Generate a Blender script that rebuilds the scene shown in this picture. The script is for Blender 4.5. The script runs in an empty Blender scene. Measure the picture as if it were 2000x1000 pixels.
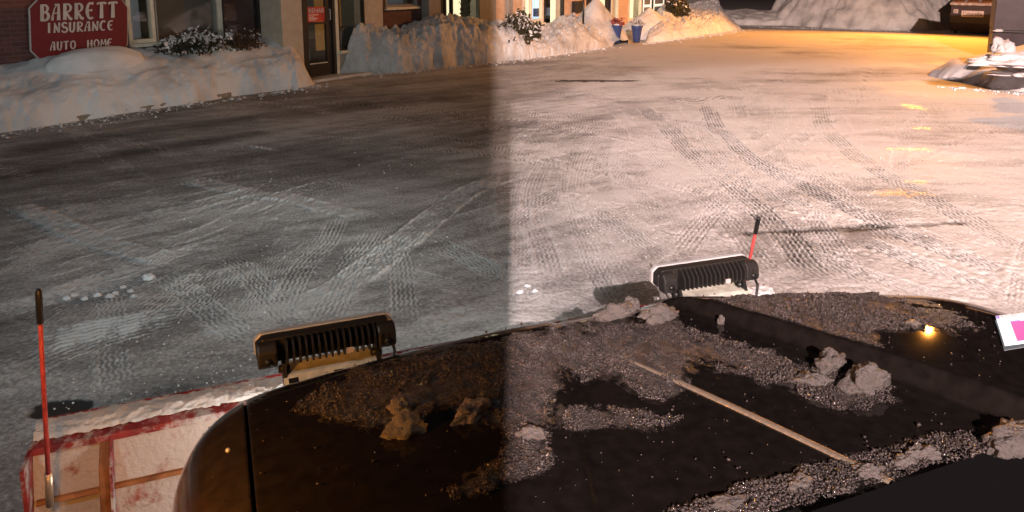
import bpy, bmesh, math, random
import numpy as np
from mathutils import Vector, noise, Matrix, Euler
random.seed(7); rng = np.random.default_rng(11)
SC = bpy.context.scene; COL = SC.collection
R = math.radians

# ------------------------------------------------------------------ camera
F, CH, PITCH, PY0 = 1444.0, 2.2, R(10), 215.0
cd = bpy.data.cameras.new('camera'); cam = bpy.data.objects.new('camera', cd); COL.objects.link(cam)
cam.location = (0, 0, CH); cam.rotation_euler = (R(90)-PITCH, 0, 0)
cd.sensor_width = 36; cd.lens = 36*F/2000; cd.shift_y = -(500-PY0)/2000
cd.clip_start = .05; cd.clip_end = 3000
SC.camera = cam
# ------------------------------------------------------------------ sky (night)
w = bpy.data.worlds.new('World'); SC.world = w; w.use_nodes = True
nt = w.node_tree; bg = nt.nodes['Background']
sky = nt.nodes.new('ShaderNodeTexSky'); sky.sky_type = 'NISHITA'; sky.sun_disc = False
sky.sun_elevation = R(-6); sky.sun_rotation = R(200)
mx = nt.nodes.new('ShaderNodeMix'); mx.data_type = 'RGBA'; mx.inputs[0].default_value = .6
nt.links.new(sky.outputs[0], mx.inputs[6]); mx.inputs[7].default_value = (.10, .06, .075, 1)
nt.links.new(mx.outputs[2], bg.inputs[0]); bg.inputs[1].default_value = .12
SC.view_settings.view_transform = 'Standard'; SC.view_settings.look = 'None'
SC.view_settings.exposure = 0; SC.view_settings.gamma = 1

# ------------------------------------------------------------------ lamps of the place and added fills
def lamp(name, kind, loc, power, color, aim=None, radius=.1, cone=60, blend=.3, size=None):
    l = bpy.data.lights.new(name, kind); l.energy = power; l.color = color
    if kind == 'SPOT': l.spot_size = R(cone); l.spot_blend = blend; l.shadow_soft_size = radius
    elif kind == 'POINT': l.shadow_soft_size = radius
    else: l.shape = 'RECTANGLE'; l.size, l.size_y = size
    o = bpy.data.objects.new(name, l); COL.objects.link(o); o.location = loc
    if aim is not None:
        o.rotation_euler = (Vector(aim)-Vector(loc)).to_track_quat('-Z', 'Y').to_euler()
    return o
lamp('lot_lamp_light', 'SPOT', (0, -15, 9.5), 33000, (1, .765, .735), (3.0, -4.4, 0), .045, 53, .06)
lamp('yard_lamp_light', 'SPOT', (12, -6, 9), 9500, (1, .75, .73), (10.5, 11, 0), .08, 46, .9)
lamp('sodium_lamp_light', 'SPOT', (17.0, 29.2, 7.0), 8800, (1, .36, .05), (11.5, 24.0, 0), .05, 118, .5)
lamp('far_fill_light', 'SPOT', (.25, -17, 9.5), 95000, (1, .70, .60), (10.5, 36, 1), .1, 36, .7)  # added fill without a fixture, brightens the far pile and shopfronts
lamp('left_fill_light', 'SPOT', (-4, -2.9, 8.3), 1250, (.84, .95, 1), (-7, 9, 0), .2, 100, .8)  # unseen fill added to light the dark left half evenly
lamp('amber_beacon_light', 'POINT', (-.90, 1.10, 1.42), 26.0, (1, .36, .04), None, .05)

# ------------------------------------------------------------------ helpers
def ray(px, py):
    a = (px-1000)/F; b = (PY0-py)/F; c, s = math.cos(PITCH), math.sin(PITCH)
    return (a, c+b*s, -s+b*c)
def gp(px, py, z=0):
    d = ray(px, py); t = (z-CH)/d[2]; return (d[0]*t, d[1]*t)
def project(x, y, z):
    c, s = math.cos(PITCH), math.sin(PITCH); z = z-CH
    fw = y*c - z*s; up = y*s + z*c
    return 1000+F*x/fw, PY0-F*up/fw
def tag(o, label=None, cat=None, group=None, kind=None):
    if label: o['label'] = label
    if cat: o['category'] = cat
    if group: o['group'] = group
    if kind: o['kind'] = kind
    return o
OFF = {}
def thing(name, loc, label, cat, group=None):
    o = bpy.data.objects.new(name, None); COL.objects.link(o); o.location = loc
    o.empty_display_size = .2
    OFF[o.name] = Vector(loc); tag(o, label, cat, group); return o
def root_off(p):
    while p is not None:
        if p.name in OFF: return OFF[p.name]
        p = p.parent
    return Vector((0, 0, 0))
def link_mesh(name, me, mat, parent=None, smooth=False):
    o = bpy.data.objects.new(name, me); COL.objects.link(o)
    if mat is not None: me.materials.append(mat)
    if parent is not None:
        off = root_off(parent); me.transform(Matrix.Translation(-off)); o.parent = parent
    if smooth: me.polygons.foreach_set('use_smooth', [True]*len(me.polygons))
    me.update(); return o
def np_mesh(name, verts, faces):
    me = bpy.data.meshes.new(name); verts = np.asarray(verts, dtype=np.float32); faces = np.asarray(faces, dtype=np.int32)
    n = faces.shape[1]
    me.vertices.add(len(verts)); me.vertices.foreach_set('co', verts.ravel())
    me.loops.add(faces.size); me.loops.foreach_set('vertex_index', faces.ravel())
    me.polygons.add(len(faces)); me.polygons.foreach_set('loop_start', np.arange(0, faces.size, n, dtype=np.int32))
    me.polygons.foreach_set('loop_total', np.full(len(faces), n, dtype=np.int32))
    me.update(calc_edges=True); return me
def grid_faces(nx, ny):
    i = np.arange(nx*ny).reshape(ny, nx)
    return np.stack([i[:-1, :-1].ravel(), i[:-1, 1:].ravel(), i[1:, 1:].ravel(), i[1:, :-1].ravel()], 1)
class Frame:
    def __init__(s, o, e1, e2): s.o, s.e1, s.e2 = Vector(o), Vector(e1), Vector(e2)
    def __call__(s, a, b, z): v = s.o + s.e1*a + s.e2*b; return (v.x, v.y, v.z+z)
class MB:
    def __init__(s, fr=None): s.v = []; s.f = []; s.fr = fr or (lambda a, b, c: (a, b, c))
    def poly(s, pts, faces):
        n = len(s.v); s.v += [s.fr(*p) for p in pts]; s.f += [tuple(n+i for i in f) for f in faces]; return s
    def box(s, a0, a1, b0, b1, z0, z1):
        p = [(a, b, z) for z in (z0, z1) for b in (b0, b1) for a in (a0, a1)]
        return s.poly(p, [(0, 2, 3, 1), (4, 5, 7, 6), (0, 1, 5, 4), (2, 6, 7, 3), (0, 4, 6, 2), (1, 3, 7, 5)])
    def prism(s, pts2, lo, hi, axis):          # 2-D outline pushed along an axis (0=a,1=b,2=z)
        def P(p, h):
            q = list(p); q.insert(axis, h); return tuple(q)
        n = len(pts2)
        return s.poly([P(p, lo) for p in pts2]+[P(p, hi) for p in pts2],
            [tuple(range(n))[::-1], tuple(range(n, 2*n))]+[(i, (i+1) % n, n+(i+1) % n, n+i) for i in range(n)])
    def tube(s, pts, r, n=10):
        if not isinstance(r, (list, tuple)): r = [r]*len(pts)
        pts = [Vector(p) for p in pts]; base = len(s.v)
        for i, p in enumerate(pts):
            d = (pts[min(i+1, len(pts)-1)]-pts[max(i-1, 0)]).normalized()
            u = d.orthogonal().normalized() if i == 0 else (u - d*u.dot(d)).normalized()
            v = d.cross(u)
            for k in range(n):
                q = p + (u*math.cos(2*math.pi*k/n)+v*math.sin(2*math.pi*k/n))*r[i]; s.v.append(s.fr(*q))
        for i in range(len(pts)-1):
            for k in range(n):
                a = base+i*n+k; b = base+i*n+(k+1) % n; s.f.append((a, b, b+n, a+n))
        s.f.append(tuple(base+k for k in range(n))[::-1]); s.f.append(tuple(base+(len(pts)-1)*n+k for k in range(n)))
        return s
    def lathe(s, c, prof, n=24):
        base = len(s.v)
        for r, z in prof:
            for k in range(n): s.v.append(s.fr(c[0]+r*math.cos(2*math.pi*k/n), c[1]+r*math.sin(2*math.pi*k/n), c[2]+z))
        for i in range(len(prof)-1):
            for k in range(n):
                a = base+i*n+k; b = base+i*n+(k+1) % n; s.f.append((a, b, b+n, a+n))
        return s
    def build(s, name, mat, parent=None, smooth=False, bevel=0, seg=2):
        me = bpy.data.meshes.new(name); me.from_pydata(s.v, [], s.f); me.validate()
        bm = bmesh.new(); bm.from_mesh(me); bmesh.ops.recalc_face_normals(bm, faces=bm.faces); bm.to_mesh(me); bm.free()
        o = link_mesh(name, me, mat, parent, smooth)
        if bevel:
            m = o.modifiers.new('bevel', 'BEVEL'); m.width = bevel; m.segments = seg; m.limit_method = 'ANGLE'
        return o
# value noise in numpy
def _h(ix, iy, seed):
    n = (ix.astype(np.int64)*374761393 + iy.astype(np.int64)*668265263 + seed*1442695041) & 0x7fffffff
    n = ((n ^ (n >> 13))*1274126177) & 0x7fffffff
    return ((n ^ (n >> 16)) & 0xffff)/65535.0
def vn(x, y, seed=0):
    ix = np.floor(x); iy = np.floor(y); fx = x-ix; fy = y-iy
    fx = fx*fx*(3-2*fx); fy = fy*fy*(3-2*fy)
    a = _h(ix, iy, seed); b = _h(ix+1, iy, seed); c = _h(ix, iy+1, seed); d = _h(ix+1, iy+1, seed)
    return (a*(1-fx)+b*fx)*(1-fy)+(c*(1-fx)+d*fx)*fy
def fbm(x, y, o=4, seed=0):
    s = 0; a = .5; t = 0
    for i in range(o):
        s = s + a*vn(x*2**i+17.3*i, y*2**i-9.1*i, seed+i); t += a; a *= .55
    return s/t
def lumps(x, y, seed=0):                      # rounded cell lumps
    ix = np.floor(x); iy = np.floor(y); best = np.full(np.shape(x), 9.0)
    for dx in (-1, 0, 1):
        for dy in (-1, 0, 1):
            cx = ix+dx+_h(ix+dx, iy+dy, seed); cy = iy+dy+_h(ix+dx, iy+dy, seed+5)
            best = np.minimum(best, (x-cx)**2+(y-cy)**2)
    return np.clip(1-best*1.3, 0, 1)
def sstep(a, b, x): t = np.clip((x-a)/(b-a), 0, 1); return t*t*(3-2*t)
def blob(name, c, size, mat, rough=.3, sub=3, seed=0, parent=None, freq=1.6, smooth=True, rot=0):
    bm = bmesh.new(); bmesh.ops.create_icosphere(bm, subdivisions=sub, radius=1)
    sd = Vector((seed*3.7, seed*1.3, -seed*2.1)); cr, sr = math.cos(rot), math.sin(rot)
    for v in bm.verts:
        p = v.co.copy(); n = noise.fractal(p*freq+sd, .8, 2.1, 5)*rough
        cell = noise.cell_vector(p*1.7+sd).x*rough*.35
        p = p*(1+n+cell*.3); p.z = max(p.z, -.45)
        x, y = p.x*size[0], p.y*size[1]
        v.co = Vector((c[0]+x*cr-y*sr, c[1]+x*sr+y*cr, c[2]+p.z*size[2]))
    me = bpy.data.meshes.new(name); bm.to_mesh(me); bm.free()
    return link_mesh(name, me, mat, parent, smooth)

# ------------------------------------------------------------------ materials
def mat(name, color=(.5, .5, .5), rough=.6, metal=0, spec=.5, emit=None, estr=0, var=.12, vscale=6, bump=.0, bscale=60, coat=0, extra=None, alpha=None):
    m = bpy.data.materials.new(name); m.use_nodes = True; n = m.node_tree.nodes; L = m.node_tree.links
    b = n['Principled BSDF']; b.inputs['Roughness'].default_value = rough; b.inputs['Metallic'].default_value = metal
    b.inputs['Specular IOR Level'].default_value = spec; b.inputs['Coat Weight'].default_value = coat
    tc = n.new('ShaderNodeTexCoord'); no = n.new('ShaderNodeTexNoise'); no.inputs['Scale'].default_value = vscale
    no.inputs['Detail'].default_value = 6; L.new(tc.outputs['Object'], no.inputs['Vector'])
    mr = n.new('ShaderNodeMapRange'); mr.inputs[1].default_value = .3; mr.inputs[2].default_value = .7
    mr.inputs[3].default_value = 1-var; mr.inputs[4].default_value = 1+var; L.new(no.outputs[0], mr.inputs[0])
    vm = n.new('ShaderNodeVectorMath'); vm.operation = 'SCALE'; vm.inputs[0].default_value = color[:3]
    L.new(mr.outputs[0], vm.inputs['Scale']); L.new(vm.outputs[0], b.inputs['Base Color'])
    if bump:
        n2 = n.new('ShaderNodeTexNoise'); n2.inputs['Scale'].default_value = bscale; n2.inputs['Detail'].default_value = 5
        L.new(tc.outputs['Object'], n2.inputs['Vector']); bp = n.new('ShaderNodeBump'); bp.inputs['Strength'].default_value = bump
        bp.inputs['Distance'].default_value = .01; L.new(n2.outputs[0], bp.inputs['Height']); L.new(bp.outputs[0], b.inputs['Normal'])
    if emit: b.inputs['Emission Color'].default_value = (*emit, 1); b.inputs['Emission Strength'].default_value = estr
    if extra: extra(m, n, L, b, tc)
    return m
def frost(amount, scale, snow=(.62, .62, .63)):       # settled snow and rime as a patchy layer over paint
    def ex(m, n, L, b, tc):
        src = b.inputs['Base Color'].links[0].from_socket
        a = n.new('ShaderNodeTexNoise'); a.inputs['Scale'].default_value = scale; a.inputs['Detail'].default_value = 9; a.inputs['Roughness'].default_value = .68
        L.new(tc.outputs['Object'], a.inputs['Vector'])
        r = n.new('ShaderNodeMapRange'); r.inputs[1].default_value = .5-amount; r.inputs[2].default_value = .62-amount
        L.new(a.outputs[0], r.inputs[0])
        x = n.new('ShaderNodeMix'); x.data_type = 'RGBA'; L.new(r.outputs[0], x.inputs[0]); L.new(src, x.inputs[6]); x.inputs[7].default_value = (*snow, 1)
        L.new(x.outputs[2], b.inputs['Base Color'])
    return ex
def brick_mat(name, c1, c2, mortar, sx=4.6):
    m = bpy.data.materials.new(name); m.use_nodes = True; n = m.node_tree.nodes; L = m.node_tree.links; b = n['Principled BSDF']
    at = n.new('ShaderNodeAttribute'); at.attribute_name = 'wallco'
    br = n.new('ShaderNodeTexBrick'); br.inputs['Color1'].default_value = (*c1, 1); br.inputs['Color2'].default_value = (*c2, 1); br.inputs['Mortar'].default_value = (*mortar, 1)
    br.inputs['Scale'].default_value = sx; br.inputs['Mortar Size'].default_value = .018; br.inputs['Brick Width'].default_value = 1.0; br.inputs['Row Height'].default_value = .345; br.inputs['Bias'].default_value = -.2
    L.new(at.outputs['Vector'], br.inputs['Vector']); L.new(br.outputs['Color'], b.inputs['Base Color'])
    bp = n.new('ShaderNodeBump'); bp.inputs['Strength'].default_value = .5; bp.inputs['Distance'].default_value = .01; bp.invert = True
    L.new(br.outputs['Fac'], bp.inputs['Height']); L.new(bp.outputs[0], b.inputs['Normal']); b.inputs['Roughness'].default_value = .85
    return m
def snow_mat(name, col=(.78, .78, .79), bump=.5, scale=22, dirt=.35):
    m = bpy.data.materials.new(name); m.use_nodes = True; n = m.node_tree.nodes; L = m.node_tree.links; b = n['Principled BSDF']
    tc = n.new('ShaderNodeTexCoord'); g = n.new('ShaderNodeNewGeometry')
    a = n.new('ShaderNodeTexNoise'); a.inputs['Scale'].default_value = 1.7; a.inputs['Detail'].default_value = 8; L.new(g.outputs['Position'], a.inputs['Vector'])
    r = n.new('ShaderNodeMapRange'); r.inputs[1].default_value = .45; r.inputs[2].default_value = .75; L.new(a.outputs[0], r.inputs[0])
    x = n.new('ShaderNodeMix'); x.data_type = 'RGBA'; L.new(r.outputs[0], x.inputs[0]); x.inputs[6].default_value = (*col, 1); x.inputs[7].default_value = (*[c*(1-dirt) for c in col], 1)
    L.new(x.outputs[2], b.inputs['Base Color'])
    c = n.new('ShaderNodeTexNoise'); c.inputs['Scale'].default_value = scale; c.inputs['Detail'].default_value = 8; c.inputs['Roughness'].default_value = .65; L.new(g.outputs['Position'], c.inputs['Vector'])
    bp = n.new('ShaderNodeBump'); bp.inputs['Strength'].default_value = bump; bp.inputs['Distance'].default_value = .03
    L.new(c.outputs[0], bp.inputs['Height']); L.new(bp.outputs[0], b.inputs['Normal'])
    b.inputs['Roughness'].default_value = .6; b.inputs['Specular IOR Level'].default_value = .35
    return m
M = {}
M['snow'] = snow_mat('snow'); M['snow_dirty'] = snow_mat('dirty_snow', (.62, .61, .60), 1.0, 9, .5)
M['snow_grey'] = snow_mat('grey_snow', (.55, .53, .54), .6, 12, .4)
M['snow_wet'] = snow_mat('wet_snow', (.44, .39, .36), .8, 90, .45)
M['snow_wet'].node_tree.nodes['Principled BSDF'].inputs['Transmission Weight'].default_value = .5; M['snow_wet'].node_tree.nodes['Principled BSDF'].inputs['Roughness'].default_value = .3
M['brick'] = brick_mat('brick', (.20, .075, .06), (.12, .05, .045), (.22, .17, .15))
M['brick_brown'] = brick_mat('brown_brick', (.13, .06, .045), (.09, .045, .035), (.06, .05, .045))
M['cream'] = mat('cream_render', (.50, .42, .33), .8, bump=.2, bscale=40)
M['tan'] = mat('tan_render', (.55, .38, .26), .8, bump=.2, bscale=40)
M['grey_wall'] = mat('grey_render', (.26, .25, .23), .8, bump=.2, bscale=40)
M['trim'] = mat('cream_trim', (.66, .62, .50), .5)
M['dark_frame'] = mat('dark_frame', (.015, .013, .012), .35)
M['blind'] = mat('brown_blind', (.13, .11, .09), .8, vscale=2)
M['red_blind'] = mat('dark_red_blind', (.07, .03, .03), .8, vscale=2)
M['black'] = mat('black_plastic', (.012, .012, .012), .45, bump=.1)
M['roof'] = mat('roof', (.12, .11, .1), .8)
M['sign_red'] = mat('sign_red', (.17, .013, .02), .5, var=.1, vscale=9)
M['sign_white'] = mat('sign_white', (.60, .56, .52), .6)
M['red_poster'] = mat('red_poster', (.55, .04, .03), .5, emit=(.8, .05, .03), estr=.03)
M['asphalt'] = mat('asphalt', (.05, .05, .05), .8)
M['kerb'] = mat('kerb_concrete', (.27, .24, .18), .9, bump=.4)
M['dump'] = mat('dumpster_paint', (.050, .038, .046), .5, var=.25, vscale=3, bump=.15, bscale=25)
M['lid'] = mat('dumpster_lid', (.38, .27, .2), .7, bump=.3, extra=frost(.02, 9))
M['label'] = mat('pale_label', (.65, .55, .52), .5)
M['paint'] = mat('black_truck_paint', (.020, .0155, .013), .04, spec=.30, coat=0, var=.3, vscale=30, bump=.03, bscale=400)
M['cowl'] = mat('cowl_plastic', (.006, .006, .006), .7, spec=.08)
M['chrome'] = mat('glint_and_socket_metal', (.55, .45, .34), .35, metal=.7, bump=.3, bscale=90)
M['housing'] = mat('lamp_housing', (.026, .024, .022), .42, bump=.1)
M['bezel'] = mat('lamp_bezel', (.55, .56, .56), .35)
M['tray'] = mat('bracket_paint', (.66, .66, .56), .5, var=.25, vscale=30)
M['led'] = mat('led_panel', (.9, .9, .9), .3, emit=(.9, .96, 1), estr=2.5)
M['plow_red'] = mat('plow_red_paint', (.26, .06, .04), .5, var=.4, vscale=12, bump=.5, bscale=60, extra=frost(.20, 10, (.46, .40, .37)))
M['plow_edge'] = mat('plow_edge_red', (.24, .025, .025), .5, var=.35, vscale=20, extra=frost(.02, 14, (.45, .41, .39)))
M['rust'] = mat('rusted_rib', (.25, .09, .025), .7, var=.4, vscale=16, bump=.3)
M['marker_red'] = mat('marker_red', (.48, .06, .055), .5, var=.3, vscale=40)
M['pot'] = mat('blue_glaze', (.035, .06, .17), .25)
M['leaf'] = mat('evergreen_leaf', (.035, .035, .018), .6, var=.4, vscale=20)
M['twig'] = mat('dry_twig', (.07, .035, .02), .8, var=.4, vscale=20)
M['petal'] = mat('dead_flowers', (.35, .08, .07), .7)
M['ice'] = mat('ice_grains', (.13, .108, .10), .10, spec=1, var=.95, vscale=260)
M['ice'].node_tree.nodes['Principled BSDF'].inputs['Transmission Weight'].default_value = .35
M['blue'] = mat('reflection_blue', (.12, .14, .55), .4, emit=(.10, .13, .65), estr=.8); M['magenta'] = mat('reflection_magenta', (.55, .05, .30), .4, emit=(.55, .05, .40), estr=.8)
M['card'] = mat('reflection_white', (.80, .82, .85), .4, emit=(.9, .95, 1), estr=.8); M['ink'] = mat('reflection_ink', (.08, .09, .16), .5)  # glow of a windscreen reflection put into the sheet's colours
M['gold'] = mat('poster_grey', (.2, .2, .18), .6)
def lit(name, col, s, var=.3, scale=2.5):                        # rooms lit from within, behind the glass
    return mat(name, [c*.6 for c in col], .8, emit=col, estr=s, var=var, vscale=scale)
M['room_cream'] = lit('lit_room_cream', (1, .88, .55), 1.3); M['room_blue'] = lit('lit_room_blue', (.6, .8, 1), 1.2)
M['room_dim'] = lit('dim_room', (.9, .75, .45), .10); M['room_orange'] = lit('dim_orange_room', (.9, .42, .10), .10)
M['room_grey'] = lit('dim_grey_room', (.6, .6, .65), .06)
M['poster'] = lit('lit_poster', (.95, .95, .8), .8, .15)
M['glass'] = bpy.data.materials.new('window_glass'); M['glass'].use_nodes = True
_n = M['glass'].node_tree.nodes; _L = M['glass'].node_tree.links
_n.remove(_n['Principled BSDF']); _t = _n.new('ShaderNodeBsdfTransparent'); _g = _n.new('ShaderNodeBsdfGlossy'); _g.inputs['Roughness'].default_value = .04
_t.inputs[0].default_value = (.93, .94, .93, 1)
_w = _n.new('ShaderNodeLayerWeight'); _p = _n.new('ShaderNodeMath'); _p.operation = 'POWER'; _L.new(_w.outputs['Facing'], _p.inputs[0]); _p.inputs[1].default_value = 4
_f = _n.new('ShaderNodeMath'); _f.operation = 'MULTIPLY_ADD'; _L.new(_p.outputs[0], _f.inputs[0]); _f.inputs[1].default_value = .45; _f.inputs[2].default_value = .03
_m = _n.new('ShaderNodeMixShader'); _L.new(_f.outputs[0], _m.inputs[0]); _L.new(_t.outputs[0], _m.inputs[1]); _L.new(_g.outputs[0], _m.inputs[2])
_L.new(_m.outputs[0], _n['Material Output'].inputs['Surface'])

# ground: packed snow over asphalt, driven by per-vertex snow cover and iciness
gm = bpy.data.materials.new('packed_snow_lot'); gm.use_nodes = True; n = gm.node_tree.nodes; L = gm.node_tree.links; b = n['Principled BSDF']
at = n.new('ShaderNodeAttribute'); at.attribute_name = 'snow'; ai = n.new('ShaderNodeAttribute'); ai.attribute_name = 'ice'
g = n.new('ShaderNodeNewGeometry')
a1 = n.new('ShaderNodeTexNoise'); a1.inputs['Scale'].default_value = 34; a1.inputs['Detail'].default_value = 9; a1.inputs['Roughness'].default_value = .72; L.new(g.outputs['Position'], a1.inputs['Vector'])
mp_ = n.new('ShaderNodeMapping'); mp_.inputs['Rotation'].default_value = (0, 0, R(12)); mp_.inputs['Scale'].default_value = (1, 2.3, 1); L.new(g.outputs['Position'], mp_.inputs[0])
a3 = n.new('ShaderNodeTexNoise'); a3.inputs['Scale'].default_value = 2.2; a3.inputs['Detail'].default_value = 10; a3.inputs['Roughness'].default_value = .72; L.new(mp_.outputs[0], a3.inputs['Vector'])
ac = n.new('ShaderNodeMath'); ac.operation = 'MULTIPLY_ADD'; L.new(a3.outputs[0], ac.inputs[0]); ac.inputs[1].default_value = .5; L.new(at.outputs['Fac'], ac.inputs[2])
ae = n.new('ShaderNodeMath'); ae.operation = 'SUBTRACT'; L.new(ac.outputs[0], ae.inputs[0]); ae.inputs[1].default_value = .245
ad = n.new('ShaderNodeMath'); ad.operation = 'MULTIPLY_ADD'; L.new(a1.outputs[0], ad.inputs[0]); ad.inputs[1].default_value = .9; L.new(ae.outputs[0], ad.inputs[2])
cr = n.new('ShaderNodeValToRGB'); L.new(ad.outputs[0], cr.inputs[0])
e = cr.color_ramp.elements; e[0].position = .42; e[0].color = (.032, .030, .029, 1); e[1].position = 1.28 if False else 1.0; e[1].color = (.62, .61, .60, 1)
q = cr.color_ramp.elements.new(.62); q.color = (.15, .147, .144, 1); q = cr.color_ramp.elements.new(.80); q.color = (.30, .295, .29, 1)
L.new(cr.outputs[0], b.inputs['Base Color'])
rr = n.new('ShaderNodeMapRange'); rr.inputs[3].default_value = .72; rr.inputs[4].default_value = .27; L.new(ai.outputs['Fac'], rr.inputs[0]); L.new(rr.outputs[0], b.inputs['Roughness'])
b.inputs['Specular IOR Level'].default_value = .36
a2 = n.new('ShaderNodeTexNoise'); a2.inputs['Scale'].default_value = 55; a2.inputs['Detail'].default_value = 7; a2.inputs['Roughness'].default_value = .7; L.new(g.outputs['Position'], a2.inputs['Vector'])
bp = n.new('ShaderNodeBump'); bp.inputs['Strength'].default_value = .55; bp.inputs['Distance'].default_value = .014; L.new(a2.outputs[0], bp.inputs['Height']); L.new(bp.outputs[0], b.inputs['Normal'])
M['lot'] = gm

# ------------------------------------------------------------------ frames of reference
WD = Vector((math.sin(R(33.3)), math.cos(R(33.3)), 0)); WN = Vector((WD.y, -WD.x, 0))   # along the shopfronts, out of them
o0 = gp(622, 144, .12); WALL = Frame((o0[0], o0[1], 0), WD, WN)
def kat(px, w=0, py=55):                      # distance along the wall where a plane set w out of it meets an image column
    d = ray(px, py); r_ = d[0]/d[1]; O = WALL.o+WN*w
    return (r_*O.y-O.x)/(WD.x-r_*WD.y)
def zat(px, py, w=0):
    d = ray(px, py); r_ = d[0]/d[1]; O = WALL.o+WN*w; k = (r_*O.y-O.x)/(WD.x-r_*WD.y)
    Y = O.y+WD.y*k; return CH+d[2]/d[1]*Y
TH = R(22); TE = Vector((math.cos(TH), math.sin(TH), 0)); TF = Vector((-math.sin(TH), math.cos(TH), 0))
TRUCK = Frame((0, 0, 0), TE, TF)              # s across the truck (left wing about 0), t forwards

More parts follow.
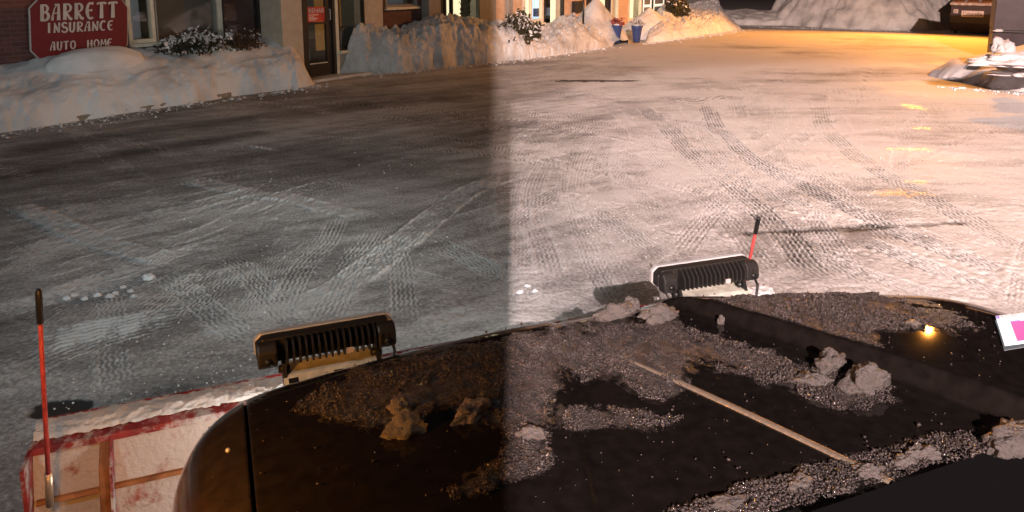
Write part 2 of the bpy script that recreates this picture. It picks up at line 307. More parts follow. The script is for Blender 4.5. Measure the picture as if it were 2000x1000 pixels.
# ------------------------------------------------------------------ ground sheet with the ploughed, driven-over lot
def build_ground():
    far = [2.0]
    while far[-1] < 46: y = far[-1]; far.append(y+max(.009, y*y/1588*.75))
    ys = np.array([-60, -30, -12, -4, 0, 1.0, 1.6]+far+[50, 58, 70, 100, 160, 300, 700, 1500])
    xp = [0.0]
    while xp[-1] < 30: x = xp[-1]; xp.append(x+max(.0095, .0095+max(0, x-3.2)*.0042))
    xp = np.array(xp); xs = np.concatenate([[-1500, -500, -150, -70], -xp[::-1][:-1], xp, [45, 70, 150, 500, 1500]])
    X, Y = np.meshgrid(xs, ys); nx, ny = len(xs), len(ys)
    # coordinates along / across the ploughing direction (parallel to the shopfronts at left, swinging at right)
    ang = R(33.3)+ (R(50)*sstep(-2, 9, X))
    U = X*math.sin(R(50))+Y*math.cos(R(50)); V = X*math.cos(R(50))-Y*math.sin(R(50))
    streak = fbm(U*.35, V*2.2, 4, 3)*.6+fbm(U*1.1, V*9, 3, 9)*.4
    U2 = X; V2 = Y; streak2 = fbm(U2*.35, V2*1.6, 4, 33)*.6+fbm(U2*1.2, V2*6, 3, 39)*.4
    mixr = sstep(-1, 7, X); st = streak*(1-mixr)+streak2*mixr
    patch = fbm(X*.45, Y*.45, 4, 21)
    snow = .36+.55*(st-.5)+.42*(patch-.5)+.19*sstep(-1, 5, X)+.03*(fbm(X*3, Y*3, 3, 23)-.5)  # snow cover; raised to the right to add the lit side's brightness
    h = .018*(fbm(X*.8, Y*.8, 4, 5)-.5)+.010*(st-.5)
    crumb = lumps(X*16, Y*16, 4)*sstep(.5, .75, fbm(X*1.3, Y*1.3, 3, 55)); h += .010*crumb; snow += .10*crumb
    fine = fbm(X*22, Y*22, 3, 8); h += .006*(fine-.5)
    ice = sstep(.52, .62, patch)*.25
    def px(lst, ox, oy, sc): return [gp(ox+x/sc, oy+y/sc) for x, y in lst]
    A = lambda l: px(l, 1000, 140, 2); B = lambda l: px(l, 0, 200, 2)
    tracks = [  # path, half width, depth, snow change in grooves, crumbly edge
        (A([(500, 130), (600, 215), (700, 320), (800, 400), (900, 480), (1000, 570), (1080, 660), (1150, 750), (1260, 830)]), .15, .016, -.22, .8),
        (A([(760, 130), (790, 210), (840, 250), (900, 310), (1000, 380), (1130, 440), (1300, 530), (1450, 600), (1600, 660), (1750, 720), (2050, 850)]), .15, .019, -.28, .8),
        (A([(1200, 80), (1215, 200), (1290, 280), (1430, 390), (1600, 480), (1750, 560), (1850, 620), (2050, 730)]), .15, .015, -.2, .7),
        (A([(1280, 620), (1450, 690), (1600, 750), (1750, 810), (2000, 920)]), .13, .018, -.26, .8),
        (A([(560, 150), (690, 250), (760, 330), (860, 400), (1000, 480), (1150, 540), (1300, 620)]), .13, .012, -.14, .6),
        (A([(310, 240), (240, 330), (220, 450), (250, 560), (300, 700), (340, 800), (420, 930)]), .11, .012, -.08, .5),
        (A([(340, 290), (420, 400), (520, 500), (650, 590), (780, 690)]), .11, .011, -.08, .5),
        (A([(300, 470), (370, 560), (480, 640), (620, 740)]), .12, .011, -.08, .5),
        (A([(290, 190), (170, 300), (90, 430), (80, 560), (130, 700), (170, 850)]), .13, .012, -.06, .5),
        (A([(770, 130), (750, 230), (800, 330), (870, 400), (930, 470)]), .12, .010, -.10, .5),
        (A([(950, 90), (970, 140), (1000, 170)]), .15, .012, -.1, .5), (A([(870, 90), (880, 130), (860, 160)]), .15, .012, -.15, .5),
        (A([(1000, 200), (930, 270), (900, 310)]), .12, .010, -.10, .5), (A([(560, 100), (700, 110), (860, 100), (1050, 105)]), .2, .012, -.22, .9),
        (A([(1150, 520), (1400, 560), (1700, 540)]), .16, .010, -.15, .8),
        (B([(20, 390), (150, 440), (300, 510), (450, 560), (600, 600), (780, 620)]), .12, -.022, .22, 1.),
        (B([(700, 290), (850, 330), (1000, 360), (1150, 380), (1300, 420), (1480, 450)]), .12, -.020, .2, 1.),
        (B([(0, 690), (200, 660), (400, 600), (600, 560), (800, 500), (950, 430), (1150, 350), (1400, 280)]), .12, .012, .08, .8),
        (B([(0, 640), (150, 570), (300, 510), (500, 460), (700, 420), (900, 370), (1100, 340)]), .12, .012, .08, .8),
        (B([(0, 830), (200, 760), (350, 700), (550, 640), (750, 570), (1000, 520)]), .12, .012, .06, .7),
        (B([(-60, 1010), (200, 930), (500, 865), (810, 820)]), .17, .018, .10, .4),
        (B([(-60, 930), (100, 880), (300, 800), (520, 760)]), .13, .014, .08, .5),
        (B([(440, 900), (560, 830), (700, 740), (800, 670), (900, 600)]), .12, .016, .05, .6),
        (B([(580, 650), (700, 720), (800, 800), (900, 880), (1020, 960)]), .12, .014, .05, .6),
        (B([(1080, 860), (1150, 700), (1200, 620), (1280, 540), (1330, 430)]), .12, .012, .04, .5),
        (B([(1250, 900), (1370, 640), (1430, 560), (1480, 480)]), .12, .012, .04, .5),
        (B([(1100, 800), (1300, 740), (1550, 560), (1700, 440), (1850, 340), (2050, 270)]), .16, -.018, .16, 1.),
        (B([(1650, 520), (1850, 620), (2050, 720)]), .12, .012, .05, .6), (B([(1700, 480), (1850, 440), (2050, 380)]), .12, .012, .05, .6),
        (B([(900, 160), (1130, 195)]), .03, -.02, .25, .5), (B([(600, 400), (820, 360), (1100, 300)]), .14, .006, -.05, .5),
        (B([(1200, 620), (1300, 600), (1400, 590), (1600, 540)]), .14, .014, .05, .5)]
    rr_ = random.Random(5); extra = []
    for path, hw, depth, ds, cy_ in list(tracks):
        if depth < 0: continue
        for sg_ in (-1, 1):
            P = np.array(path); d_ = rr_.uniform(.25, .75)*sg_; tg_ = np.gradient(P, axis=0); tg_ /= np.linalg.norm(tg_, axis=1)[:, None]
            bend = np.linspace(0, rr_.uniform(-.5, .5), len(P))[:, None]
            extra.append((P+np.stack([-tg_[:, 1], tg_[:, 0]], 1)*(d_+bend), hw*rr_.uniform(.7, 1), depth*rr_.uniform(.4, .75), ds*rr_.uniform(.2, .5), cy_*.6))
    for _ in range(16):                       # faint older passes, each a pair of wheel lines
        x0_, y0_ = rr_.uniform(-6, 9), rr_.uniform(4, 17); hd = R(rr_.choice([33, 38, 20, -35, -48, 60])+rr_.uniform(-10, 10)); cv = rr_.uniform(-.10, .10); P = []; q = [x0_, y0_]
        for k in range(9): P.append(tuple(q)); q[0] += math.sin(hd)*1.0; q[1] += math.cos(hd)*1.0; hd += cv
        P = np.array(P); tg_ = np.gradient(P, axis=0); tg_ /= np.linalg.norm(tg_, axis=1)[:, None]; nr_ = np.stack([-tg_[:, 1], tg_[:, 0]], 1); w_ = rr_.uniform(.10, .14); dd_ = rr_.uniform(.007, .012); sc_ = -.09 if x0_ > 1 else .02
        extra.append((P, w_, dd_, sc_, .5)); extra.append((P+nr_*1.62, w_, dd_, sc_, .5))
    tracks = tracks+extra; cnt = 0
    for path, hw, depth, ds, crumbly in tracks:
        cnt += 1
        P = np.array(path); # smooth resample (Catmull-Rom)
        Q = []
        for i in range(len(P)-1):
            p0, p1, p2, p3 = P[max(i-1, 0)], P[i], P[i+1], P[min(i+2, len(P)-1)]
            for t in np.linspace(0, 1, 7)[:-1]:
                Q.append(.5*((2*p1)+(p2-p0)*t+(2*p0-5*p1+4*p2-p3)*t*t+(3*p1-p0-3*p2+p3)*t**3))
        Q.append(P[-1]); Q = np.array(Q); seg = np.linalg.norm(np.diff(Q, axis=0), axis=1); cum = np.concatenate([[0], np.cumsum(seg)])
        m = hw*1.7
        i0, i1 = np.searchsorted(xs, [Q[:, 0].min()-m, Q[:, 0].max()+m]); j0, j1 = np.searchsorted(ys, [Q[:, 1].min()-m, Q[:, 1].max()+m])
        if i1 <= i0 or j1 <= j0: continue
        x = X[j0:j1, i0:i1]; y = Y[j0:j1, i0:i1]; bd = np.full(x.shape, 9.); bs = np.zeros(x.shape); al = np.zeros(x.shape)
        for k in range(len(Q)-1):
            ax, ay = Q[k]; dx, dy = Q[k+1]-Q[k]; l2 = dx*dx+dy*dy
            if l2 < 1e-9: continue
            t = np.clip(((x-ax)*dx+(y-ay)*dy)/l2, 0, 1); ex = x-ax-t*dx; ey = y-ay-t*dy; d = np.hypot(ex, ey)
            sg = np.sign(dx*ey-dy*ex); w_ = d < bd; bd = np.where(w_, d, bd); bs = np.where(w_, d*sg, bs); al = np.where(w_, cum[k]+t*seg[k], al)
        wob = fbm(x*3, y*3, 3, 60+cnt); mask = 1-sstep(hw*.85, hw*1.05, bd+(wob-.5)*.06)
        endf = sstep(0, .5, al)*sstep(0, .5, cum[-1]-al); mask *= endf*(.55+.55*sstep(.34, .58, fbm(x*1.6, y*1.6, 4, 80+cnt)))*(.55+.6*sstep(.35, .6, fbm(x*14, y*14, 3, 120+cnt)))
        hw *= .82; pitch = 2*hw/5.5
        rib = .5+.5*np.cos(2*np.pi*(bs+ .006*np.sin(al*60))/pitch)
        blk = .5+.5*np.sin(al*2*np.pi/.055+np.floor(bs/pitch+.5)*2.1)
        cr_ = lumps(x*28, y*28, cnt)
        if ds < 0: ds *= 1.6
        if depth > 0:
            depth *= 1.25
            h[j0:j1, i0:i1] += mask*(-depth*.45+depth*(.85*(1-rib)*(.88+.12*blk)))
            snow[j0:j1, i0:i1] += mask*(ds*rib*.9+.12*(1-rib)) if ds < 0 else mask*(ds*.4-.13*rib+.20*(1-rib))
        else:
            h[j0:j1, i0:i1] += mask*(-depth)*(.35+.65*cr_)*(.6+.4*rib); snow[j0:j1, i0:i1] += mask*ds*(.4+.6*cr_)
        edge = np.exp(-((bd-hw*1.12)/.022)**2)*endf*crumbly*sstep(.42, .6, wob)
        h[j0:j1, i0:i1] += edge*.014*cr_; snow[j0:j1, i0:i1] += edge*.22*cr_
    # long crack where a seam of asphalt shows
    c0 = np.array(gp(1460, 455)); c1 = np.array(gp(1870, 436)); dv = c1-c0; t = np.clip(((X-c0[0])*dv[0]+(Y-c0[1])*dv[1])/(dv@dv), 0, 1)
    d = np.hypot(X-c0[0]-t*dv[0], Y-c0[1]-t*dv[1])+.16*(fbm(X*4, Y*4, 3, 90)-.5)
    mk = .6*np.exp(-(d/.045)**2)*sstep(.3, .5, fbm(X*2, Y*2, 3, 91)+.12); h -= .02*mk; snow -= .55*mk
    # bare spots seen in the photograph
    for (cx, cy, rx, ry) in [(1165, 158, 1.0, .16), (120, 800, .16, .09)]:
        p = gp(cx, cy); rd = ((X-p[0])/rx)**2+((Y-p[1])/ry)**2+1.6*(fbm(X*7, Y*7, 3, 93)-.5); mk = 1-sstep(.5, 1.1, rd); snow -= .6*mk; h -= .01*mk
    # icy film that mirrors the sodium lamp
    for (cx, cy, rx, ry) in [(1760, 376, .30, .16), (1790, 355, .16, .09), (1775, 292, .30, .12), (1800, 250, .14, .10), (1782, 208, .16, .3)]:
        p = gp(cx, cy); rd = ((X-p[0])/rx)**2+((Y-p[1])/ry)**2+3.0*(fbm(X*13, Y*13, 4, 95)-.5); mk = 1-sstep(.4, 1.2, rd); ice = np.maximum(ice, mk); snow -= .05*mk
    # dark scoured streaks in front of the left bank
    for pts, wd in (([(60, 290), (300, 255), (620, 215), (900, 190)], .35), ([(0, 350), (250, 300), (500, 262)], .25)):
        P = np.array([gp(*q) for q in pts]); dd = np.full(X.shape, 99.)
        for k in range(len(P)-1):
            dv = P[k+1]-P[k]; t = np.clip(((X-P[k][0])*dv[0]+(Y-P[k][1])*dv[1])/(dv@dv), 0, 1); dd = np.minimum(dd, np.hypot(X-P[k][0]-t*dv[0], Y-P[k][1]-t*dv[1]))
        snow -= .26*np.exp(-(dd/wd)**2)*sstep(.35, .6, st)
    core = sstep(60, 46, Y)*sstep(0, 1.5, Y)*sstep(32, 26, np.abs(X)); h *= core
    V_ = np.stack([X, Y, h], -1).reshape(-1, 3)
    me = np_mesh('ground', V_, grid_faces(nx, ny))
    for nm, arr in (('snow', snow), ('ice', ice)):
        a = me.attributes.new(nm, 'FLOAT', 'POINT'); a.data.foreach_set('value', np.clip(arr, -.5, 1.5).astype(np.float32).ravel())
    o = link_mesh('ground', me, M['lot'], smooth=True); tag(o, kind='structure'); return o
build_ground()

# ------------------------------------------------------------------ the shops
BLD = thing('shop_building', (WALL.o.x, WALL.o.y, 0), 'single storey strip of brick and cream shopfronts with lit windows behind the snow banks', 'building')
def wpart(name, mt, boxes, parent=BLD, bevel=0):
    m = MB(WALL)
    for bx in boxes: m.box(*bx)
    o = m.build(name, mt, parent, bevel=bevel)
    if mt in (M['brick'], M['brick_brown']):
        a = o.data.attributes.new('wallco', 'FLOAT_VECTOR', 'POINT')
        for i, v in enumerate(o.data.vertices):
            p = v.co + root_off(parent); q_ = p-WALL.o
            a.data[i].vector = (q_.dot(WD)+q_.dot(WN), p.z, 0)
    return o
TOPZ = 3.0; RW = -.7
K = kat
def window(px0, px1, w, pysill, room, frame='dark_frame', fw=.05, mull=(), depth=.5, z1=2.75, nm='window', sill='trim', items=True):
    k0, k1 = K(px0, w), K(px1, w); z0 = zat((px0+px1)/2, pysill, w)
    f = wpart(nm, M[frame], [(k0, k0+fw, w-.1, w+.015, z0, z1), (k1-fw, k1, w-.1, w+.015, z0, z1), (k0+fw, k1-fw, w-.1, w+.015, z0, z0+fw), (k0+fw, k1-fw, w-.1, w+.015, z1-fw, z1)]
        +[(K(m, w)-.025, K(m, w)+.025, w-.098, w+.012, z0+fw, z1-fw) for m in mull])
    wpart('pane', M['glass'], [(k0+fw, k1-fw, w-.06, w-.05, z0+fw, z1-fw)], f)
    wpart('interior', M[room], [(k0+.01, k1-.01, w-depth, w-depth+.02, z0-.05, z1)], f)
    if sill: wpart('sill', M[sill], [(k0-.03, k1+.03, w+.004, w+.09, z0-.07, z0-.004)], f, bevel=.008)
    return f, k0, k1, z0
KL, KE = K(-60, RW), K(1391)
# walls, left to right; those with windows get a low base wall and a lintel
def solid(name, px0, px1, w, mt, back=.35, z0=-.05, z1=TOPZ): return wpart(name, M[mt], [(K(px0, w), K(px1, w), w-back, w, z0, z1)])
solid('wall', -60, 249, RW, 'brick')
kk = [K(p, RW) for p in (249, 547)]
zs = zat(275, 86, RW)
wpart('wall', M['grey_wall'], [(kk[0]+.002, K(551, 0)-.002, RW-.35, RW-.05, -.05, zs-.25), (kk[0]+.002, K(551, 0)-.002, RW-.35, RW, 2.75, TOPZ)])
wpart('ledge', M['dark_frame'], [(kk[0]+.01, K(551, 0)-.01, RW-.3, RW+.04, zs-.25, zs-.08)])  # near-black strip standing in for the shadow gap below the windows
f, *_ = window(250, 303, RW, 84, 'room_grey', 'trim', .07)
window(305, 424, RW, 92, 'blind', 'grey_wall', .03, depth=.12)
wpart('mullion', M['trim'], [(K(425, RW), K(434, RW), RW-.1, RW+.03, zs-.08, 2.75)])
window(435, 510, RW, 90, 'red_blind', 'dark_frame', .05, depth=.12, mull=(505,))
solid('pillar', 551, 591, 0, 'cream', back=RW*-1+.35)
solid('pillar', 512, 551, RW+.01, 'grey_wall')
# first door
def door(px0, px1, w, pybase, room, mullpx=None, sign=False, handle_px=None):
    k0, k1 = K(px0, w), K(px1, w); z0 = zat(px1, pybase, w); z1 = 2.35; fw = .07
    wd = k1-k0; st = .13*wd/1.0
    fr = wpart('door', M['dark_frame'], [(k0, k0+fw, w-.12, w, z0, z1), (k1-fw, k1, w-.12, w, z0, z1), (k0+fw, k1-fw, w-.12, w, z1-fw, z1),
        (k0+fw+.005, k0+fw+st, w-.10, w-.04, z0+.01, z1-fw), (k1-fw-st*1.4, k1-fw-.005, w-.10, w-.04, z0+.01, z1-fw), (k0+fw+st, k1-fw-st*1.4, w-.10, w-.04, z0+.01, z0+.27),
        (k0+fw+st, k1-fw-st*1.4, w-.10, w-.04, zat((px0+px1)/2-6, 45, w)-.03, zat((px0+px1)/2-6, 45, w)+.01)])
    wpart('pane', M['glass'], [(k0+fw+st, k1-fw-st*1.4, w-.075, w-.065, z0+.27, z1-fw)], fr)
    wpart('interior', M[room], [(k0+.02, k1-.02, w-1.0, w-.98, z0, z1)], fr)
    wpart('bead', M['trim'], [(k0+fw+st+.003, k1-fw-st*1.4-.003, w-.0395, w-.03, z0+.275, z0+.295)], fr)
    h = MB(WALL); hk = k1-fw-st*.7; zh = zat(px1-10, 28, w); h.tube([(hk, w-.04, zh-.12), (hk, w+.02, zh-.12), (hk, w+.02, zh+.12), (hk, w-.04, zh+.12)], .011, 8); h.build('handle', M['bezel'], fr, True)
    return fr, k0+fw+st, k1-fw-st*1.4, z0
dr, dk0, dk1, dz0 = door(591, 655, 0, 144, 'room_dim')
zr0, zr1 = zat(613, 43), zat(613, 14)
ps = wpart('door_sign', M['red_poster'], [(dk0+.01, dk1-.01, -.058, -.052, zr0, zr1)], dr)
def text(s_, name, mt, parent, fr, a0, a1, b_, z0, z1, thick=.004):
    cu = bpy.data.curves.new(name, 'FONT'); cu.body = s_; cu.extrude = thick; cu.resolution_u = 2
    tmp = bpy.data.objects.new(name, cu); COL.objects.link(tmp); dg = bpy.context.evaluated_depsgraph_get(); dg.update()
    me = bpy.data.meshes.new_from_object(tmp.evaluated_get(dg)); COL.objects.unlink(tmp); bpy.data.objects.remove(tmp)
    xs_ = [v.co.x for v in me.vertices]; ys_ = [v.co.y for v in me.vertices]; x0, x1, y0, y1 = min(xs_), max(xs_), min(ys_), max(ys_)
    for v in me.vertices:
        v.co = Vector(fr(a0+(v.co.x-x0)/(x1-x0)*(a1-a0), b_+v.co.z, z0+(v.co.y-y0)/(y1-y0)*(z1-z0)))
    bm = bmesh.new(); bm.from_mesh(me); bmesh.ops.recalc_face_normals(bm, faces=bm.faces); bm.to_mesh(me); bm.free()
    return link_mesh(name, me, mt, parent)
text('REHAB', 'lettering', M['sign_white'], ps, WALL, dk0+.04, dk1-.04, -.045, zr0+(zr1-zr0)*.60, zr0+(zr1-zr0)*.92)
wpart('text_lines', M['label'], [(dk0+.04, dk0+.04+(dk1-dk0)*f_, -.0518, -.048, zr0+(zr1-zr0)*g_, zr0+(zr1-zr0)*(g_+.06)) for f_, g_ in ((.55, .44), (.3, .30), (.5, .2), (.4, .1))], ps)
wpart('doorway_shelf', M['room_grey'], [(dk0+.35*(dk1-dk0), dk0+.9*(dk1-dk0), -.75, -.55, dz0+.3, dz0+.55)], dr)
wpart('frame_post', M['trim'], [(K(655.6), K(661), -.1, .01, -.02, 2.75)])
f, k0, k1, z0 = window(661.5, 713, 0, 96, 'room_orange', 'dark_frame', .04, depth=.8)
wpart('counter', M['room_grey'], [(k0+.06, k0+.35, -.5, -.3, z0+.02, z0+.42)], f); wpart('shelf', M['roof'], [(k0+.38, k1-.05, -.6, -.35, z0+.02, z0+.5)], f)
wpart('wall', M['cream'], [(K(661.5), K(713), -.35, -.03, -.02, z0-.075), (K(591)+.01, K(713), -.3, .03, 2.76, TOPZ)])
wpart('lintel', M['cream'], [(K(591)+.002, K(655)-.002, -.25, .01, 2.352, 2.758)])
solid('pillar', 713.5, 748.5, .02, 'cream')
# brick bay with a raised window
wz = zat(790, 15, -.25)
wpart('wall', M['brick_brown'], [(K(749, -.25)-.2, K(838, -.25)+.1, -.6, -.25, -.02, wz-.08), (K(749, -.25)-.2, K(753, -.25), -.6, -.25, wz-.08, TOPZ), (K(816, -.25), K(838, -.25)+.1, -.6, -.25, wz-.08, TOPZ)])
window(753.5, 815.5, -.25, 13, 'room_grey', 'grey_wall', .06, sill='trim')
solid('pillar', 838.5, 862, 0, 'grey_wall')
f, k0, k1, z0 = window(862.5, 937, 0, 58, 'room_cream', 'dark_frame', .04, mull=(871, 884), depth=.7, sill=None)
f.data.materials[0] = M['dark_frame']
wpart('curtain', M['grey_wall'], [(K(873), K(888), -.4, -.3, z0, 2.7)], f)
plant = MB(WALL)
for i in range(90):
    kx = random.uniform(K(908), K(933)); zz = random.uniform(zat(920, 32), 2.6); a = random.uniform(.02, .05); plant.poly([(kx-a, -.2, zz), (kx, -.22, zz-a), (kx+a, -.19, zz+.2*a), (kx, -.2, zz+a)], [(0, 1, 2, 3)])
plant.build('hanging_plant', M['leaf'], f)
wpart('wall', M['cream'], [(K(862.5), K(937), -.35, -.04, -.02, z0-.01), (K(862.5), K(937), -.35, .02, 2.752, TOPZ)])
solid('pillar', 937.5, 969, .02, 'grey_wall'); solid('wall', 969.5, 986, 0, 'tan')
wpart('downpipe', M['grey_wall'], [(K(988), K(998), .01, .09, .0, TOPZ-.02)], bevel=.02)
solid('wall', 986.4, 1021, -.02, 'tan')
window(1021.5, 1061, 0, 45, 'room_cream', 'trim', .12, depth=.5, mull=(1038,), nm='window')
f, k0, k1, z0 = window(1061.5, 1101, 0, 52, 'room_blue', 'dark_frame', .09, depth=.8, mull=())
wpart('blue_table', M['pot'], [(k0+.15, k1-.25, -.5, -.35, z0+.35, z0+.62)], f)
wpart('curtain', M['room_cream'], [(k1-.42, k1-.1, -.3, -.28, z0+.05, 2.7)], f)
wpart('wall', M['tan'], [(K(1021.5), K(1101)-.01, -.35, -.04, -.02, z0-.1), (K(1021.5), K(1101)-.01, -.35, .02, 2.752, TOPZ)])
solid('wall', 1101, 1144, 0, 'tan')
wpart('mailbox', M['dark_frame'], [(K(1116), K(1132), .004, .14, zat(1124, 24), zat(1124, 2))], bevel=.01)
# second entrance
f, k0, k1, z0 = window(1145, 1159, 0, 50, 'room_cream', 'dark_frame', .1, depth=.5, sill=None)
d2, e0, e1, e2 = door(1159.5, 1192, 0, 82, 'room_cream')
f, k0, k1, z0 = window(1192.5, 1207, 0, 60, 'room_cream', 'trim', .1, depth=.5, sill=None)
wpart('wall', M['tan'], [(K(1144.5), K(1159), -.35, -.03, -.02, 1.0), (K(1192.5), K(1207), -.35, -.03, -.02, .6), (K(1144.5), K(1207), -.35, .03, 2.76, TOPZ)])
wpart('lintel', M['tan'], [(K(1159.5)+.002, K(1192)-.002, -.25, .01, 2.352, 2.758)])
solid('wall', 1207.5, 1226, 0, 'tan')
f, k0, k1, z0 = window(1226.5, 1252, 0, 40, 'room_cream', 'trim', .1, depth=.4)
f, k0, k1, z0 = window(1252.5, 1299, 0, 36, 'room_dim', 'dark_frame', .06, depth=.4, mull=(1274,))
for a_, b_ in ((1255.5, 1272.5), (1276, 1297)):
    p_ = wpart('poster', M['poster'], [(K(a_), K(b_), -.045, -.035, zat(1265, 31), 2.55)], f)
    wpart('poster_print', M['gold'], [(K(a_)+.12, K(b_)-.14, -.0345, -.031, zat(1265, 24), zat(1265, 14)), (K(a_)+.16, K(b_)-.16, -.0345, -.031, zat(1265, 9), 2.4)], p_)
wpart('wall', M['tan'], [(K(1226.5), K(1299), -.35, -.03, -.02, z0-.1), (K(1226.5), K(1299), -.35, .03, 2.76, TOPZ)])
solid('wall', 1299.5, 1391, .01, 'tan')
for a_, b_ in ((1331, 1360), (1364, 1381)):
    p_ = wpart('board_frame', M['twig'], [(K(a_), K(b_), .012, .05, zat(1350, 24), 2.6)]); wpart('board_panel', M['grey_wall'], [(K(a_)+.15, K(b_)-.15, .0505, .055, zat(1350, 20), 2.5)], p_)
# end wall, back wall and roof
wpart('side_wall', M['tan'], [(K(1391)-.3, K(1391)-.005, -9, -.345, -.05, TOPZ-.005)])
wpart('side_wall', M['brick'], [(KL, KL+.3, -9, RW-.355, -.05, TOPZ-.005)]); wpart('back_wall', M['grey_wall'], [(KL+.31, K(1391)-.31, -9, -8.7, -.05, TOPZ-.005)])
wpart('roof', M['roof'], [(KL-.2, K(1391)+.3, -9.2, .55, TOPZ+.004, TOPZ+.35)])
wpart('floor', M['roof'], [(KL+.4, K(1391)-.4, -8.6, -1.2, -.02, .05)])

# the step strip in front of the shops and the kerb
kb = MB(); pts = [gp(*q) for q in ((-60, 272), (0, 260), (300, 215), (455, 189))]
for a_, b_ in zip(pts[:-1], pts[1:]):
    a_, b_ = Vector((*a_, 0)), Vector((*b_, 0)); n_ = Vector((b_.y-a_.y, a_.x-b_.x, 0)).normalized(); 
    o_ = n_*-.03
    KH = Vector((0, 0, .085))
    kb.poly([tuple(a_+o_), tuple(b_+o_), tuple(b_-n_*.13), tuple(a_-n_*.13), tuple(a_+o_+KH), tuple(b_+o_+KH), tuple(b_-n_*.13+KH), tuple(a_-n_*.13+KH)],
        [(0, 1, 5, 4), (1, 2, 6, 5), (2, 3, 7, 6), (3, 0, 4, 7), (4, 5, 6, 7)])
tag(kb.build('kerb', M['kerb'], bevel=.012), kind='structure')
pv = MB(WALL); pv.box(K(560), K(1391), -.02+.025, .40, -.03, .055)
tag(pv.build('pavement', M['snow_dirty']), kind='structure')

# ------------------------------------------------------------------ snow banks
def bank(name, label, front, back, H, mt, cliff=.35, seed=0, lump=.10, lf=5, nu=340, nv=80, ribs=0, sharp=.06, plate=.75, group='snow banks along the shopfronts', fn=.05):
    """front/back: lists of world (x, y) points of equal length; H: crest heights at the same stations"""
    n_ = len(front); t = np.linspace(0, n_-1, nu); i = np.minimum(t.astype(int), n_-2); f_ = t-i; fs = f_*f_*(3-2*f_)
    FA = np.array(front)[i]*(1-f_)[:, None]+np.array(front)[i+1]*f_[:, None]; BA = np.array(back)[i]*(1-f_)[:, None]+np.array(back)[i+1]*f_[:, None]
    HA = np.array(H)[i]*(1-fs)+np.array(H)[i+1]*fs
    v = np.linspace(0, 1, nv)**1.25
    Vv, Tt = np.meshgrid(v, t); al = np.concatenate([[0], np.cumsum(np.linalg.norm(np.diff((FA+BA)/2, axis=0), axis=1))]); AL = np.repeat(al[:, None], nv, 1)
    W_ = np.linalg.norm(BA-FA, axis=1)[:, None]*Vv
    P = FA[:, None, :]*(1-Vv[..., None])+BA[:, None, :]*Vv[..., None]
    n1 = fbm(AL*1.1, W_*1.1+seed, 4, seed); n2 = lumps(AL*lf, W_*lf*.8, seed+3); n3 = fbm(AL*9, W_*9, 4, seed+7); n4 = fbm(AL*3, np.full_like(AL, seed), 4, seed+11)
    n5 = fbm(AL*2.2, W_*5+7, 4, seed+15)
    n2 = .65*n2+.35*lumps(AL*lf*2.9, W_*lf*2.6, seed+33)
    q_ = np.clip(Vv/((sharp+cliff*.8)*(1+.7*(n5-.5))), 0, 1); face = np.sqrt(np.clip(1-(1-q_)**2.2, 0, 1))
    prof = face*(plate+(1-plate)*sstep(cliff*.4, .85, Vv))
    ends = sstep(0, .35, AL)*sstep(0, .35, al[-1]-AL)
    Z = HA[:, None]*prof*(.88+.28*n1)+ (lump*n2*(.3+.7*sstep(.05, .3, Vv))+.08*(n3-.5)*(lump/.1))*sstep(.05, .2, Vv)*ends
    
    out = (FA-BA)/np.linalg.norm(FA-BA, axis=1)[:, None]
    P = P+out[:, None, :]*((n1-.5)*.22*(1-Vv)+((fbm(AL*5, Z*8+W_*4, 4, seed+9)-.5)*fn*2+(fbm(AL*13, Z*11, 3, seed+19)-.5)*.05)*(1-sstep(.3, .8, Vv)))[..., None]
    Z = Z*np.minimum(1, ends+.0)-.03*(1-sstep(0, .04, Vv))-.02*(1-ends)
    me = np_mesh(name, np.concatenate([P, Z[..., None]], -1).reshape(-1, 3), grid_faces(nv, nu))
    o = link_mesh(name, me, mt, smooth=True); tag(o, label, 'snow bank', group); return o
def wp(k, w): p = WALL(k, w, 0); return (p[0], p[1])
FR = [(-70, 274), (0, 260), (150, 238), (300, 215), (430, 193), (520, 180), (585, 172), (622, 164)]
BK = [wp(K(p_, RW+.03, 100), RW+.03) for p_ in (-75, 0, 130, 260, 380, 470, 540)]+[wp(K(592), .25)]
bank('snow_bank', 'long smooth white snow bank under the red sign, left of the glass door', [gp(*q) for q in FR], BK,
     [.80, .82, .98, .90, .95, .95, .95, .42], M['snow'], cliff=.55, seed=2, lump=.02, lf=3, plate=.66, sharp=.10, fn=.02)
FR = [(648, 149), (700, 146), (780, 141), (880, 131), (1000, 118), (1060, 112), (1130, 102), (1195, 91)]
BK = [wp(K(662), .06), wp(K(695), .06), wp(K(770), -.2), wp(K(850), .06), wp(K(960), .06), wp(K(1030), .12), wp(K(1110), .12), wp(K(1150), .5)]
bank('snow_bank', 'lumpy ploughed snow bank between the glass door and the blue pots', [gp(*q) for q in FR], BK,
     [.30, 1.02, .88, 1.10, .86, .50, .80, .30], M['snow_dirty'], cliff=.25, seed=5, lump=.20, lf=3.0, nu=560, nv=100, plate=.8)
c_ = WALL(K(1140, .6), .55, 0)
FR = [(1256, 85), (1300, 80), (1360, 71), (1410, 63), (1452, 57)]
BK = [wp(K(1262), .1), wp(K(1290), .1), wp(K(1335), .1), wp(K(1391), .1), wp(K(1391)+2.5, -1.0)]
bank('snow_bank', 'orange lit snow bank at the far end of the shops with a pointed crest', [gp(*q) for q in FR], BK,
     [.45, .95, .95, 1.35, .5], M['snow'], cliff=.5, seed=9, lump=.1, lf=2.5, plate=.55, fn=.03)
